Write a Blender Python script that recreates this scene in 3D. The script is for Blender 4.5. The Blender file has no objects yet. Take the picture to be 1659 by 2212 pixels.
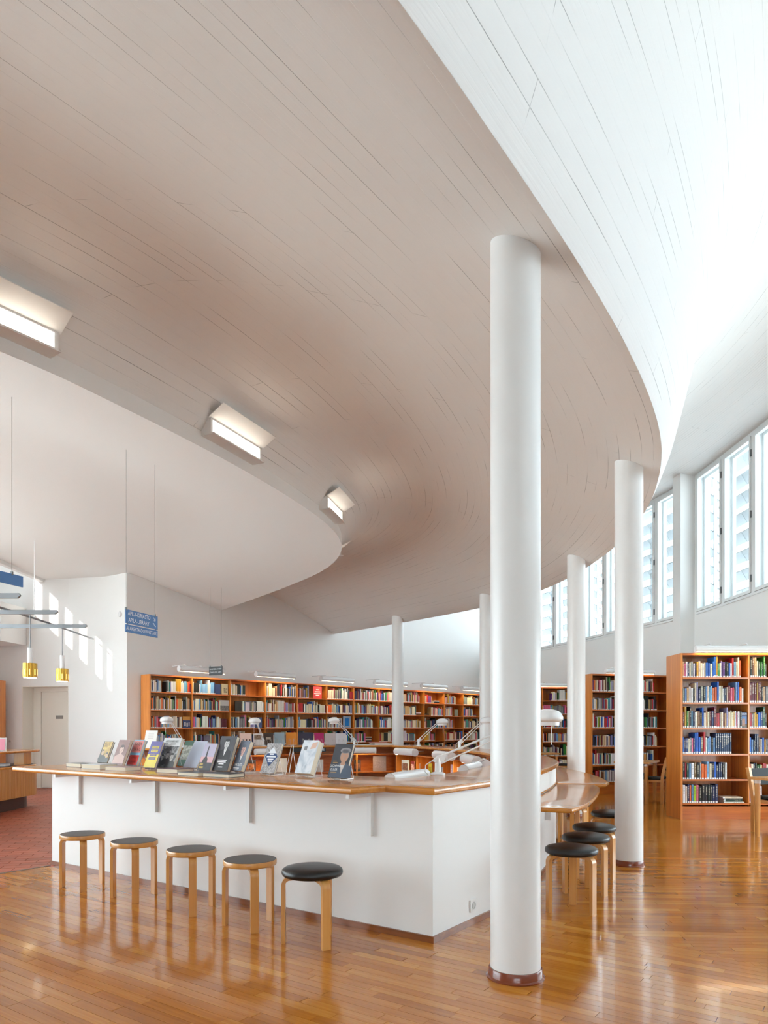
import bpy, math, random
import numpy as np
from mathutils import Vector, Matrix
from mathutils.geometry import tessellate_polygon

random.seed(7)
SC = bpy.context.scene
COL = SC.collection
F, HZ, CX, EYE = 1520.0, 1573.0, 829.5, 1.30      # focal length (px), horizon row, centre column, eye height (m)

# ------------------------------------------------------------------ camera, sky, sun, exposure
cam_d = bpy.data.cameras.new('camera')
cam = bpy.data.objects.new('camera', cam_d); COL.objects.link(cam)
cam.location = (0, 0, EYE); cam.rotation_euler = (math.pi/2, 0, 0)
cam_d.sensor_fit = 'HORIZONTAL'; cam_d.sensor_width = 36.0
cam_d.lens = 36.0*F/1659.0
cam_d.shift_y = (HZ-1106.0)/1659.0
cam_d.clip_start = 0.05; cam_d.clip_end = 300
SC.camera = cam

W = bpy.data.worlds.new('World'); SC.world = W; W.use_nodes = True
wn = W.node_tree.nodes; wl = W.node_tree.links
bg = wn['Background']
bg.inputs['Color'].default_value = (0.81, 0.915, 1.0, 1)
bg.inputs['Strength'].default_value = 8.7

sun_d = bpy.data.lights.new('sun', 'SUN'); sun_d.energy = 16; sun_d.angle = 0.012
sun_d.color = (1.0, 0.95, 0.86)
sun = bpy.data.objects.new('sun', sun_d); COL.objects.link(sun)
SUN_DIR = Vector((1.0, 0.35, -0.87)).normalized()
sun.rotation_euler = SUN_DIR.to_track_quat('-Z', 'Y').to_euler()
sun.location = (-20, -8, 20)

vs = SC.view_settings
vs.view_transform = 'Standard'; vs.look = 'None'; vs.exposure = 0.27; vs.gamma = 1.0
vs.use_curve_mapping = False
SC.cycles.max_bounces = 7; SC.cycles.diffuse_bounces = 5; SC.cycles.glossy_bounces = 3; SC.cycles.adaptive_threshold = 0.02; SC.cycles.use_light_tree = False

# ------------------------------------------------------------------ small helpers
def lin(r, g, b):
    o = []
    for c in (r, g, b):
        c /= 255.0
        o.append(c/12.92 if c <= 0.04045 else ((c+0.055)/1.055)**2.4)
    return tuple(o)

def px(u, v, Y):                       # the point at distance Y seen in pixel (u, v)
    return ((u-CX)/F*Y, Y, EYE-(v-HZ)/F*Y)

class MB:
    def __init__(s): s.v = []; s.f = []; s.m = []; s.uv = None; s.tint = []
    def add(s, vs, fs, mat=0, tint=0.5):
        n = len(s.v); s.v += [tuple(p) for p in vs]
        for f in fs:
            s.f.append(tuple(i+n for i in f)); s.m.append(mat); s.tint.append(tint)
        return s
    def box(s, a, b, mat=0, T=None, tint=0.5):
        x0, y0, z0 = a; x1, y1, z1 = b
        p = [(x0,y0,z0),(x1,y0,z0),(x1,y1,z0),(x0,y1,z0),(x0,y0,z1),(x1,y0,z1),(x1,y1,z1),(x0,y1,z1)]
        if T is not None: p = [tuple(T @ Vector(q)) for q in p]
        return s.add(p, [(0,3,2,1),(4,5,6,7),(0,1,5,4),(1,2,6,5),(2,3,7,6),(3,0,4,7)], mat, tint)
    def cbox(s, c, d, mat=0, T=None):
        return s.box([c[i]-d[i]/2 for i in range(3)], [c[i]+d[i]/2 for i in range(3)], mat, T)
    def prism(s, poly, z0, z1, mat=0):
        n = len(poly)
        if area(poly) < 0: poly = poly[::-1]
        p = [(x,y,z0) for x,y in poly]+[(x,y,z1) for x,y in poly]
        fs = [tuple(range(n-1,-1,-1)), tuple(range(n,2*n))]
        fs += [(i,(i+1)%n,n+(i+1)%n,n+i) for i in range(n)]
        return s.add(p, fs, mat)
    def slab(s, poly, z0, z1, r, mat=0, steps=4):      # board with a rounded (bull-nosed) edge
        if area(poly) < 0: poly = poly[::-1]
        n = len(poly); rings = []
        for k in range(steps+1):
            a = -math.pi/2+math.pi/2*k/steps
            rings.append((r-r*math.cos(a), z0+r+r*math.sin(a)))
        for k in range(steps+1):
            a = math.pi/2*k/steps
            rings.append((r-r*math.cos(a), z1-r+r*math.sin(a)))
        p = []
        for ins, z in rings: p += [(x,y,z) for x,y in inset(poly, ins)]
        m = len(rings)
        fs = [tuple(range(n-1,-1,-1)), tuple(range((m-1)*n, m*n))]
        for k in range(m-1):
            fs += [(k*n+i, k*n+(i+1)%n, (k+1)*n+(i+1)%n, (k+1)*n+i) for i in range(n)]
        return s.add(p, fs, mat)
    def tube(s, path, r, n=8, mat=0, caps=True):
        P = [Vector(q) for q in path]; vs = []; fs = []
        up = None
        for i, q in enumerate(P):
            t = (P[min(i+1,len(P)-1)]-P[max(i-1,0)]).normalized()
            if up is None:
                up = Vector((0,0,1)) if abs(t.z) < 0.9 else Vector((1,0,0))
            x = t.cross(up).normalized(); y = x.cross(t).normalized(); up = y
            rr = r[i] if isinstance(r, (list,tuple)) else r
            vs += [tuple(q+x*rr*math.cos(2*math.pi*k/n)+y*rr*math.sin(2*math.pi*k/n)) for k in range(n)]
        for i in range(len(P)-1):
            fs += [(i*n+k, i*n+(k+1)%n, (i+1)*n+(k+1)%n, (i+1)*n+k) for k in range(n)]
        if caps: fs += [tuple(range(n-1,-1,-1)), tuple(range((len(P)-1)*n, len(P)*n))]
        return s.add(vs, fs, mat)
    def lathe(s, prof, n=24, c=(0,0,0), mat=0):
        vs = []; fs = []
        for r, z in prof:
            vs += [(c[0]+r*math.cos(2*math.pi*k/n), c[1]+r*math.sin(2*math.pi*k/n), c[2]+z) for k in range(n)]
        for i in range(len(prof)-1):
            fs += [(i*n+k, i*n+(k+1)%n, (i+1)*n+(k+1)%n, (i+1)*n+k) for k in range(n)]
        if prof[0][0] > 1e-4: fs.append(tuple(range(n-1,-1,-1)))
        if prof[-1][0] > 1e-4: fs.append(tuple(range((len(prof)-1)*n, len(prof)*n)))
        return s.add(vs, fs, mat)
    def mesh(s, name, mats, smooth=False):
        me = bpy.data.meshes.new(name)
        me.from_pydata(s.v, [], s.f)
        for m in (mats if isinstance(mats, (list,tuple)) else [mats]): me.materials.append(m)
        me.polygons.foreach_set('material_index', s.m)
        if smooth:
            me.polygons.foreach_set('use_smooth', [True]*len(s.f))
            try: me.set_sharp_from_angle(angle=math.radians(40))
            except Exception: pass
        me.update()
        return me
    def build(s, name, mats, parent=None, smooth=False):
        o = bpy.data.objects.new(name, s.mesh(name, mats, smooth)); COL.objects.link(o)
        if parent is not None: o.parent = parent
        return o

def area(p): return 0.5*sum(p[i][0]*p[(i+1)%len(p)][1]-p[(i+1)%len(p)][0]*p[i][1] for i in range(len(p)))

def inset(poly, d):                     # inward offset of a counter-clockwise polygon
    if d == 0: return list(poly)
    n = len(poly); out = []
    for i in range(n):
        a, b, c = (np.array(poly[j]) for j in ((i-1)%n, i, (i+1)%n))
        e1 = (b-a)/max(np.linalg.norm(b-a), 1e-9); e2 = (c-b)/max(np.linalg.norm(c-b), 1e-9)
        n1 = np.array((-e1[1], e1[0])); n2 = np.array((-e2[1], e2[0]))
        k = n1+n2; den = max(1+float(n1@n2), 0.3)
        out.append(tuple(b+k*d/den))
    return out

def offset(path, d):                    # offset of an open path, + is to the left of its direction
    n = len(path); out = []
    for i in range(n):
        b = np.array(path[i])
        es = []
        if i > 0: es.append(b-np.array(path[i-1]))
        if i < n-1: es.append(np.array(path[i+1])-b)
        ns = [np.array((-e[1], e[0]))/np.linalg.norm(e) for e in es]
        if len(ns) == 1: out.append(tuple(b+ns[0]*d))
        else: out.append(tuple(b+(ns[0]+ns[1])*d/max(1+float(ns[0]@ns[1]), 0.3)))
    return out

def band(path, a, b): return offset(path, a)+offset(path, b)[::-1]

def spline(pts, n):                     # Catmull-Rom, resampled evenly
    P = [np.array(p, float) for p in pts]
    P = [2*P[0]-P[1]]+P+[2*P[-1]-P[-2]]
    S = []
    for i in range(1, len(P)-2):
        for t in np.linspace(0, 1, 24, endpoint=False):
            a, b, c, d = P[i-1], P[i], P[i+1], P[i+2]
            S.append(0.5*((2*b)+(c-a)*t+(2*a-5*b+4*c-d)*t*t+(3*b-a-3*c+d)*t**3))
    S.append(P[-2]); S = np.array(S)
    L = np.concatenate([[0], np.cumsum(np.linalg.norm(np.diff(S, axis=0), axis=1))])
    q = np.linspace(0, L[-1], n)
    return np.stack([np.interp(q, L, S[:,k]) for k in range(S.shape[1])], 1), L[-1]

def tag(o, label=None, cat=None, group=None, kind=None):
    if label: o['label'] = label
    if cat: o['category'] = cat
    if group: o['group'] = group
    if kind: o['kind'] = kind
    return o

def thing(name, label, cat, loc=(0,0,0), rz=0.0, group=None):
    o = bpy.data.objects.new(name, None); COL.objects.link(o)
    o.empty_display_size = 0.1
    o.location = loc; o.rotation_euler = (0,0,rz)
    return tag(o, label, cat, group)

def copy_tree(o, parent=None):
    c = o.copy(); COL.objects.link(c); c.parent = parent
    for ch in o.children: copy_tree(ch, c)
    return c

def struct(o): o['kind'] = 'structure'; return o

TEXTS = []
def text(body, size, mat, parent, M, align='CENTER', name='lettering', xs=1.0):
    TEXTS.append((body, size, mat, parent, M, align, name, xs))
def flush_texts():
    tmp = []
    for body, size, mat, parent, M, align, name, xs in TEXTS:
        c = bpy.data.curves.new('t', 'FONT'); c.body = body; c.size = size; c.align_x = align; c.align_y = 'CENTER'
        c.resolution_u = 2
        o = bpy.data.objects.new('t', c); COL.objects.link(o); tmp.append(o)
    bpy.context.view_layer.update()
    dg = bpy.context.evaluated_depsgraph_get()
    for o, (body, size, mat, parent, M, align, name, xs) in zip(tmp, TEXTS):
        me = bpy.data.meshes.new_from_object(o.evaluated_get(dg))
        me.transform(M @ Matrix.Diagonal((xs,1,1,1)))
        me.materials.clear(); me.materials.append(mat)
        n = bpy.data.objects.new(name, me); COL.objects.link(n); n.parent = parent
    for o in tmp:
        c = o.data; bpy.data.objects.remove(o); bpy.data.curves.remove(c)

# ------------------------------------------------------------------ materials
def new_mat(name):
    m = bpy.data.materials.new(name); m.use_nodes = True
    return m, m.node_tree.nodes, m.node_tree.links, m.node_tree.nodes['Principled BSDF']

def plain(name, col, rough=0.5, metal=0.0, bump=0.0, bscale=60, coat=0.0, var=0.0):
    m, N, L, P = new_mat(name)
    P.inputs['Base Color'].default_value = (*col, 1); P.inputs['Roughness'].default_value = rough
    P.inputs['Metallic'].default_value = metal; P.inputs['Coat Weight'].default_value = coat
    P.inputs['Coat Roughness'].default_value = 0.08
    if bump or var:
        tc = N.new('ShaderNodeTexCoord'); nz = N.new('ShaderNodeTexNoise')
        nz.inputs['Scale'].default_value = bscale; nz.inputs['Detail'].default_value = 1.5
        L.new(tc.outputs['Object'], nz.inputs['Vector'])
        if bump:
            b = N.new('ShaderNodeBump'); b.inputs['Strength'].default_value = bump; b.inputs['Distance'].default_value = 0.002
            L.new(nz.outputs['Fac'], b.inputs['Height']); L.new(b.outputs['Normal'], P.inputs['Normal'])
        if var:
            mx = N.new('ShaderNodeMix'); mx.data_type = 'RGBA'
            mx.inputs['A'].default_value = (*col, 1); mx.inputs['B'].default_value = (*[c*(1-var) for c in col], 1)
            L.new(nz.outputs['Fac'], mx.inputs['Factor']); L.new(mx.outputs['Result'], P.inputs['Base Color'])
    return m

def wood(name, c1, c2, axis='Z', rough=0.3, coat=0.3, scale=1.0, coord='Object'):
    m, N, L, P = new_mat(name)
    tc = N.new('ShaderNodeTexCoord'); mp = N.new('ShaderNodeMapping')
    st = {'X': (0.6,14,14), 'Y': (14,0.6,14), 'Z': (14,14,0.6)}[axis]
    mp.inputs['Scale'].default_value = [k*scale for k in st]
    L.new(tc.outputs[coord], mp.inputs['Vector'])
    n1 = N.new('ShaderNodeTexNoise'); n1.inputs['Scale'].default_value = 1.6; n1.inputs['Detail'].default_value = 6; n1.inputs['Roughness'].default_value = 0.6
    n1.inputs['Distortion'].default_value = 0.6
    L.new(mp.outputs['Vector'], n1.inputs['Vector'])
    cr = N.new('ShaderNodeValToRGB')
    cr.color_ramp.elements[0].position = 0.3; cr.color_ramp.elements[0].color = (*c2, 1)
    cr.color_ramp.elements[1].position = 0.7; cr.color_ramp.elements[1].color = (*c1, 1)
    L.new(n1.outputs['Fac'], cr.inputs['Fac']); L.new(cr.outputs['Color'], P.inputs['Base Color'])
    P.inputs['Roughness'].default_value = rough; P.inputs['Coat Weight'].default_value = coat; P.inputs['Coat Roughness'].default_value = 0.1
    return m

def emis(name, col, k, base=None):
    m, N, L, P = new_mat(name)
    P.inputs['Base Color'].default_value = (*(base or col), 1)
    P.inputs['Emission Color'].default_value = (*col, 1); P.inputs['Emission Strength'].default_value = k
    return m

def board_concrete(name, col, dark=0.5):
    """white-painted board-marked concrete; UVs in metres, u along the boards"""
    m, N, L, P = new_mat(name)
    uv = N.new('ShaderNodeUVMap')
    br = N.new('ShaderNodeTexBrick')
    br.inputs['Color1'].default_value = (0.2,0.2,0.2,1); br.inputs['Color2'].default_value = (0.9,0.9,0.9,1)
    br.inputs['Mortar'].default_value = (0,0,0,1)
    br.inputs['Scale'].default_value = 1.0; br.inputs['Brick Width'].default_value = 2.7; br.inputs['Row Height'].default_value = 0.105
    br.inputs['Mortar Size'].default_value = 0.0022; br.inputs['Mortar Smooth'].default_value = 0.3
    br.offset = 0.37; br.offset_frequency = 3
    L.new(uv.outputs['UV'], br.inputs['Vector'])
    mp = N.new('ShaderNodeMapping'); mp.inputs['Scale'].default_value = (2.5, 60, 1)
    L.new(uv.outputs['UV'], mp.inputs['Vector'])
    gr = N.new('ShaderNodeTexNoise'); gr.inputs['Scale'].default_value = 1.0; gr.inputs['Detail'].default_value = 2
    L.new(mp.outputs['Vector'], gr.inputs['Vector'])
    mp2 = N.new('ShaderNodeMapping'); mp2.inputs['Scale'].default_value = (0.9, 6, 1)
    L.new(uv.outputs['UV'], mp2.inputs['Vector'])
    msk = N.new('ShaderNodeTexNoise'); msk.inputs['Scale'].default_value = 1.0; msk.inputs['Detail'].default_value = 2
    L.new(mp2.outputs['Vector'], msk.inputs['Vector'])
    mr = N.new('ShaderNodeMapRange'); mr.inputs['From Min'].default_value = 0.5; mr.inputs['From Max'].default_value = 0.62
    L.new(msk.outputs['Fac'], mr.inputs['Value'])
    # height: uneven boards + grain - joints
    sep = N.new('ShaderNodeSeparateColor'); L.new(br.outputs['Color'], sep.inputs['Color'])
    a1 = N.new('ShaderNodeMath'); a1.operation = 'MULTIPLY'; a1.inputs[1].default_value = 0.55
    L.new(sep.outputs['Red'], a1.inputs[0])
    a2 = N.new('ShaderNodeMath'); a2.operation = 'MULTIPLY_ADD'; a2.inputs[1].default_value = 0.8
    L.new(gr.outputs['Fac'], a2.inputs[0]); L.new(a1.outputs[0], a2.inputs[2])
    a3 = N.new('ShaderNodeMath'); a3.operation = 'MULTIPLY_ADD'; a3.inputs[1].default_value = -1.5
    L.new(br.outputs['Fac'], a3.inputs[0]); L.new(a2.outputs[0], a3.inputs[2])
    bp = N.new('ShaderNodeBump'); bp.inputs['Strength'].default_value = 0.55; bp.inputs['Distance'].default_value = 0.0035
    L.new(a3.outputs[0], bp.inputs['Height']); L.new(bp.outputs['Normal'], P.inputs['Normal'])
    # open joints hold dirt here and there
    mu = N.new('ShaderNodeMath'); mu.operation = 'MULTIPLY'; L.new(br.outputs['Fac'], mu.inputs[0]); L.new(mr.outputs['Result'], mu.inputs[1])
    mx = N.new('ShaderNodeMix'); mx.data_type = 'RGBA'
    mx.inputs['A'].default_value = (*col, 1); mx.inputs['B'].default_value = (*[c*dark for c in col], 1)
    L.new(mu.outputs[0], mx.inputs['Factor']); L.new(mx.outputs['Result'], P.inputs['Base Color'])
    P.inputs['Roughness'].default_value = 0.55
    return m

def parquet(name):
    m, N, L, P = new_mat(name)
    uv = N.new('ShaderNodeUVMap'); at = N.new('ShaderNodeAttribute'); at.attribute_name = 'tint'
    mp = N.new('ShaderNodeMapping'); mp.inputs['Scale'].default_value = (1.5, 40, 1)
    L.new(uv.outputs['UV'], mp.inputs['Vector'])
    gr = N.new('ShaderNodeTexNoise'); gr.inputs['Scale'].default_value = 1.5; gr.inputs['Detail'].default_value = 6
    L.new(mp.outputs['Vector'], gr.inputs['Vector'])
    mm = N.new('ShaderNodeMath'); mm.operation = 'MULTIPLY_ADD'; mm.inputs[1].default_value = 0.55; mm.inputs[2].default_value = -0.27
    L.new(gr.outputs['Fac'], mm.inputs[0])
    ad = N.new('ShaderNodeMath'); ad.operation = 'ADD'; L.new(mm.outputs[0], ad.inputs[0]); L.new(at.outputs['Fac'], ad.inputs[1])
    cr = N.new('ShaderNodeValToRGB')
    e = cr.color_ramp.elements
    e[0].position = 0.0; e[0].color = (*lin(146,82,20), 1)
    e[1].position = 1.0; e[1].color = (*lin(216,154,66), 1)
    k = e.new(0.5); k.color = (*lin(188,116,34), 1)
    L.new(ad.outputs[0], cr.inputs['Fac']); L.new(cr.outputs['Color'], P.inputs['Base Color'])
    tc = N.new('ShaderNodeTexCoord')
    nz = N.new('ShaderNodeTexNoise'); nz.inputs['Scale'].default_value = 9; nz.inputs['Detail'].default_value = 3
    L.new(tc.outputs['Object'], nz.inputs['Vector'])
    bp = N.new('ShaderNodeBump'); bp.inputs['Strength'].default_value = 0.05; bp.inputs['Distance'].default_value = 0.004
    L.new(nz.outputs['Fac'], bp.inputs['Height']); L.new(bp.outputs['Normal'], P.inputs['Normal'])
    P.inputs['Roughness'].default_value = 0.16; P.inputs['Specular IOR Level'].default_value = 0.35
    P.inputs['Coat Weight'].default_value = 0.3; P.inputs['Coat Roughness'].default_value = 0.06
    return m

def glass_pane(name):
    m, N, L, P = new_mat(name); N.remove(P)
    out = N['Material Output']
    tr = N.new('ShaderNodeBsdfTransparent'); tr.inputs['Color'].default_value = (0.94,0.97,0.97,1)
    gl = N.new('ShaderNodeBsdfGlossy'); gl.inputs['Roughness'].default_value = 0.02
    fr = N.new('ShaderNodeLayerWeight'); fr.inputs['Blend'].default_value = 0.5
    pw = N.new('ShaderNodeMath'); pw.operation = 'POWER'; pw.inputs[1].default_value = 5
    ml = N.new('ShaderNodeMath'); ml.operation = 'MULTIPLY_ADD'; ml.inputs[1].default_value = 0.9; ml.inputs[2].default_value = 0.05
    L.new(fr.outputs['Facing'], pw.inputs[0]); L.new(pw.outputs[0], ml.inputs[0])
    mx = N.new('ShaderNodeMixShader')
    L.new(ml.outputs[0], mx.inputs['Fac']); L.new(tr.outputs[0], mx.inputs[1]); L.new(gl.outputs[0], mx.inputs[2])
    L.new(mx.outputs[0], out.inputs['Surface'])
    return m

def attr_color(name, attr='col', rough=0.45):
    m, N, L, P = new_mat(name)
    a = N.new('ShaderNodeAttribute'); a.attribute_name = attr
    L.new(a.outputs['Color'], P.inputs['Base Color']); P.inputs['Roughness'].default_value = rough
    return m

def obj_cover(name):
    """book cover: the object's own colour, with a printed title block on the spine that differs from book to book"""
    m, N, L, P = new_mat(name)
    oi = N.new('ShaderNodeObjectInfo'); tc = N.new('ShaderNodeTexCoord')
    sp = N.new('ShaderNodeSeparateXYZ'); L.new(tc.outputs['Object'], sp.inputs[0])
    # title: letters as broken strokes down the spine
    ma = N.new('ShaderNodeMath'); ma.operation = 'MULTIPLY_ADD'; ma.inputs[1].default_value = 40
    L.new(sp.outputs['Z'], ma.inputs[0])
    r40 = N.new('ShaderNodeMath'); r40.operation = 'MULTIPLY'; r40.inputs[1].default_value = 400; L.new(oi.outputs['Random'], r40.inputs[0])
    L.new(r40.outputs[0], ma.inputs[2])
    nz = N.new('ShaderNodeTexNoise'); nz.noise_dimensions = '1D'; nz.inputs['Scale'].default_value = 1.2; nz.inputs['Detail'].default_value = 0
    L.new(ma.outputs[0], nz.inputs['W'])
    th = N.new('ShaderNodeMath'); th.operation = 'GREATER_THAN'; th.inputs[1].default_value = 0.52; L.new(nz.outputs['Fac'], th.inputs[0])
    # within the middle third across the spine
    ab = N.new('ShaderNodeMath'); ab.operation = 'ABSOLUTE'; L.new(sp.outputs['X'], ab.inputs[0])
    inx = N.new('ShaderNodeMath'); inx.operation = 'LESS_THAN'; inx.inputs[1].default_value = 0.22; L.new(ab.outputs[0], inx.inputs[0])
    z0 = N.new('ShaderNodeMath'); z0.operation = 'MULTIPLY_ADD'; z0.inputs[1].default_value = 0.35; z0.inputs[2].default_value = 0.25; L.new(oi.outputs['Random'], z0.inputs[0])
    gz = N.new('ShaderNodeMath'); gz.operation = 'GREATER_THAN'; L.new(sp.outputs['Z'], gz.inputs[0]); L.new(z0.outputs[0], gz.inputs[1])
    lz = N.new('ShaderNodeMath'); lz.operation = 'LESS_THAN'; lz.inputs[1].default_value = 0.92; L.new(sp.outputs['Z'], lz.inputs[0])
    c = th
    for q in (inx, gz, lz):
        k = N.new('ShaderNodeMath'); k.operation = 'MULTIPLY'; L.new(c.outputs[0], k.inputs[0]); L.new(q.outputs[0], k.inputs[1]); c = k
    k = N.new('ShaderNodeMath'); k.operation = 'MULTIPLY'; k.inputs[1].default_value = 0.75; L.new(c.outputs[0], k.inputs[0])
    # contrast colour: cream on dark covers, dark on light covers
    sc = N.new('ShaderNodeSeparateColor'); sc.mode = 'HSV'; L.new(oi.outputs['Color'], sc.inputs['Color'])
    dk = N.new('ShaderNodeMath'); dk.operation = 'GREATER_THAN'; dk.inputs[1].default_value = 0.4; L.new(sc.outputs['Blue'], dk.inputs[0])
    cc = N.new('ShaderNodeMix'); cc.data_type = 'RGBA'; cc.inputs['A'].default_value = (0.75,0.68,0.5,1); cc.inputs['B'].default_value = (0.06,0.05,0.06,1)
    L.new(dk.outputs[0], cc.inputs['Factor'])
    mx = N.new('ShaderNodeMix'); mx.data_type = 'RGBA'
    L.new(k.outputs[0], mx.inputs['Factor']); L.new(oi.outputs['Color'], mx.inputs['A']); L.new(cc.outputs['Result'], mx.inputs['B'])
    L.new(mx.outputs['Result'], P.inputs['Base Color']); P.inputs['Roughness'].default_value = 0.4
    return m

def photo_print(name, cols, scale=9, rough=0.3):
    """a printed picture of blotchy tones"""
    m, N, L, P = new_mat(name)
    tc = N.new('ShaderNodeTexCoord'); nz = N.new('ShaderNodeTexNoise'); nz.inputs['Scale'].default_value = scale
    nz.inputs['Detail'].default_value = 5; nz.inputs['Distortion'].default_value = 1.2
    L.new(tc.outputs['Object'], nz.inputs['Vector'])
    cr = N.new('ShaderNodeValToRGB'); e = cr.color_ramp.elements
    n = len(cols)
    e[0].position = 0.3; e[0].color = (*cols[0], 1); e[1].position = 0.7; e[1].color = (*cols[-1], 1)
    for i in range(1, n-1):
        q = e.new(0.3+0.4*i/(n-1)); q.color = (*cols[i], 1)
    L.new(nz.outputs['Fac'], cr.inputs['Fac']); L.new(cr.outputs['Color'], P.inputs['Base Color'])
    P.inputs['Roughness'].default_value = rough
    return m

def tile_mat(name):
    m, N, L, P = new_mat(name)
    at = N.new('ShaderNodeAttribute'); at.attribute_name = 'tint'
    tc = N.new('ShaderNodeTexCoord'); nz = N.new('ShaderNodeTexNoise'); nz.inputs['Scale'].default_value = 14; nz.inputs['Detail'].default_value = 4
    L.new(tc.outputs['Object'], nz.inputs['Vector'])
    ad = N.new('ShaderNodeMath'); ad.operation = 'MULTIPLY_ADD'; ad.inputs[1].default_value = 0.5; L.new(nz.outputs['Fac'], ad.inputs[0]); L.new(at.outputs['Fac'], ad.inputs[2])
    cr = N.new('ShaderNodeValToRGB'); e = cr.color_ramp.elements
    e[0].position = 0.2; e[0].color = (*lin(132,58,40), 1); e[1].position = 1.1; e[1].color = (*lin(188,100,74), 1)
    L.new(ad.outputs[0], cr.inputs['Fac']); L.new(cr.outputs['Color'], P.inputs['Base Color'])
    P.inputs['Roughness'].default_value = 0.38
    return m

M = {}
M['plaster'] = plain('white_plaster', (0.85,0.845,0.83), 0.6, bump=0.08, bscale=40)
M['concrete'] = board_concrete('board_marked_concrete', (0.83,0.825,0.81), 0.45)
M['render'] = plain('rough_white_render', (0.82,0.81,0.79), 0.75, bump=0.5, bscale=120)
M['white'] = plain('white_paint', (0.82,0.82,0.81), 0.32)
M['column'] = plain('column_paint', (0.83,0.83,0.82), 0.3)
M['frame'] = plain('window_white', (0.80,0.82,0.82), 0.35)
M['lampwhite'] = plain('lamp_enamel', (0.85,0.85,0.85), 0.2, coat=0.4)
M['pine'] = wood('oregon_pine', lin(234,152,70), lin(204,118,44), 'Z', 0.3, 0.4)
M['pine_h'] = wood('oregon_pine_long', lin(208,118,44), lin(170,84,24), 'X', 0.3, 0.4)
M['birch'] = wood('birch', lin(222,164,92), lin(204,140,66), 'Z', 0.3, 0.4)
M['counter'] = wood('counter_wood', lin(216,148,66), lin(182,108,36), 'X', 0.18, 0.3, 0.8)
M['slatwood'] = wood('slat_wood', lin(206,146,76), lin(176,110,46), 'Z', 0.35, 0.2)
M['baseboard'] = wood('baseboard_wood', lin(150,84,38), lin(112,58,24), 'X', 0.3, 0.4)
M['ring'] = plain('dark_red_ring', lin(126,54,24), 0.22, coat=0.4)
M['lino'] = plain('black_linoleum', lin(62,54,50), 0.45, bump=0.1)
M['leather'] = plain('black_leather', lin(26,25,26), 0.36, bump=0.15, bscale=200)
M['upholstery'] = plain('black_upholstery', lin(34,36,36), 0.75)
M['black'] = plain('black_board', lin(28,27,28), 0.4)
M['plinth'] = plain('dark_plinth', lin(58,48,48), 0.3)
M['steel'] = plain('steel', lin(150,150,150), 0.3, 1.0)
M['greybar'] = plain('grey_bar', lin(132,134,138), 0.35, 0.4)
M['wire'] = plain('white_wire', lin(225,224,220), 0.25, 0.3)
M['cable'] = plain('thin_cable', lin(170,168,164), 0.4)
M['hinge'] = plain('hinge_metal', lin(112,114,116), 0.4, 0.3)
M['bluesign'] = plain('blue_sign', lin(70,118,176), 0.35)
M['letter_white'] = plain('white_letter', (0.85,0.86,0.87), 0.5)
M['letter_black'] = plain('black_letter', lin(30,28,28), 0.5)
M['paper'] = plain('paper', (0.82,0.80,0.75), 0.7)
M['pages'] = plain('page_edges', lin(226,214,192), 0.8, bump=0.2, bscale=300)
M['label'] = plain('spine_label', (0.86,0.86,0.85), 0.6)
M['cover'] = obj_cover('book_cover')
M['stuffcol'] = attr_color('book_row_colours')
M['parquet'] = parquet('parquet_wood')
M['floorbase'] = plain('floor_base', lin(112,62,24), 0.4)
M['tile'] = tile_mat('red_clay_tile')
M['grout'] = plain('tile_grout', lin(128,70,54), 0.8)
M['glass'] = glass_pane('window_glass')
M['door'] = plain('door_paint', lin(238,233,222), 0.45)
M['brass'] = plain('ribbed_brass', lin(196,150,60), 0.28, 0.85)
M['brasslit'] = emis('lit_brass_slots', (1.0,0.62,0.18), 2.2, lin(210,160,60))
M['tubelight'] = emis('lamp_tube', (1.0,0.80,0.50), 38.0)
M['slotlight'] = emis('slot_diffuser', (1.0,0.90,0.76), 5.5)
M['bulb'] = emis('pendant_bulb', (1.0,0.86,0.62), 6.0)
M['louver'] = plain('louver_grey', (0.38,0.41,0.43), 0.5)
M['outground'] = plain('paved_ground', (0.66,0.66,0.65), 0.8)

# ================================================================== THE SETTING
def loft(name, rows, mat, uvrows=None, smooth=True):
    """surface through rows of equally many points; UVs in metres (u along a row, v across)"""
    A = np.array(rows); R, N, _ = A.shape
    seg = np.linalg.norm(np.diff(A, axis=1), axis=2).mean(axis=0)
    U = np.concatenate([[0], np.cumsum(seg)])
    cr = np.linalg.norm(np.diff(A, axis=0), axis=2)
    V = np.concatenate([np.zeros((1, N)), np.cumsum(cr, axis=0)])
    V = V*(V[:, :].mean(axis=1)/np.maximum(V.mean(axis=1), 1e-9))[:, None]
    Vm = V.mean(axis=1)
    me = bpy.data.meshes.new(name)
    fs = [(r*N+i, r*N+i+1, (r+1)*N+i+1, (r+1)*N+i) for r in range(R-1) for i in range(N-1)]
    me.from_pydata(A.reshape(-1,3).tolist(), [], fs)
    uvl = me.uv_layers.new(name='UVMap')
    vi = np.empty(len(me.loops), int); me.loops.foreach_get('vertex_index', vi)
    uv = np.stack([U[vi % N], Vm[vi//N]], 1).astype(np.float32)
    uvl.data.foreach_set('uv', uv.ravel())
    me.materials.append(mat)
    if smooth: me.polygons.foreach_set('use_smooth', [True]*len(fs))
    me.update()
    o = bpy.data.objects.new(name, me); COL.objects.link(o)
    return o

def edge_pts(lst, z):
    return [((u-CX)/F*((z-EYE)*F/(HZ-v)), (z-EYE)*F/(HZ-v)) for u, v in lst]

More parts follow.
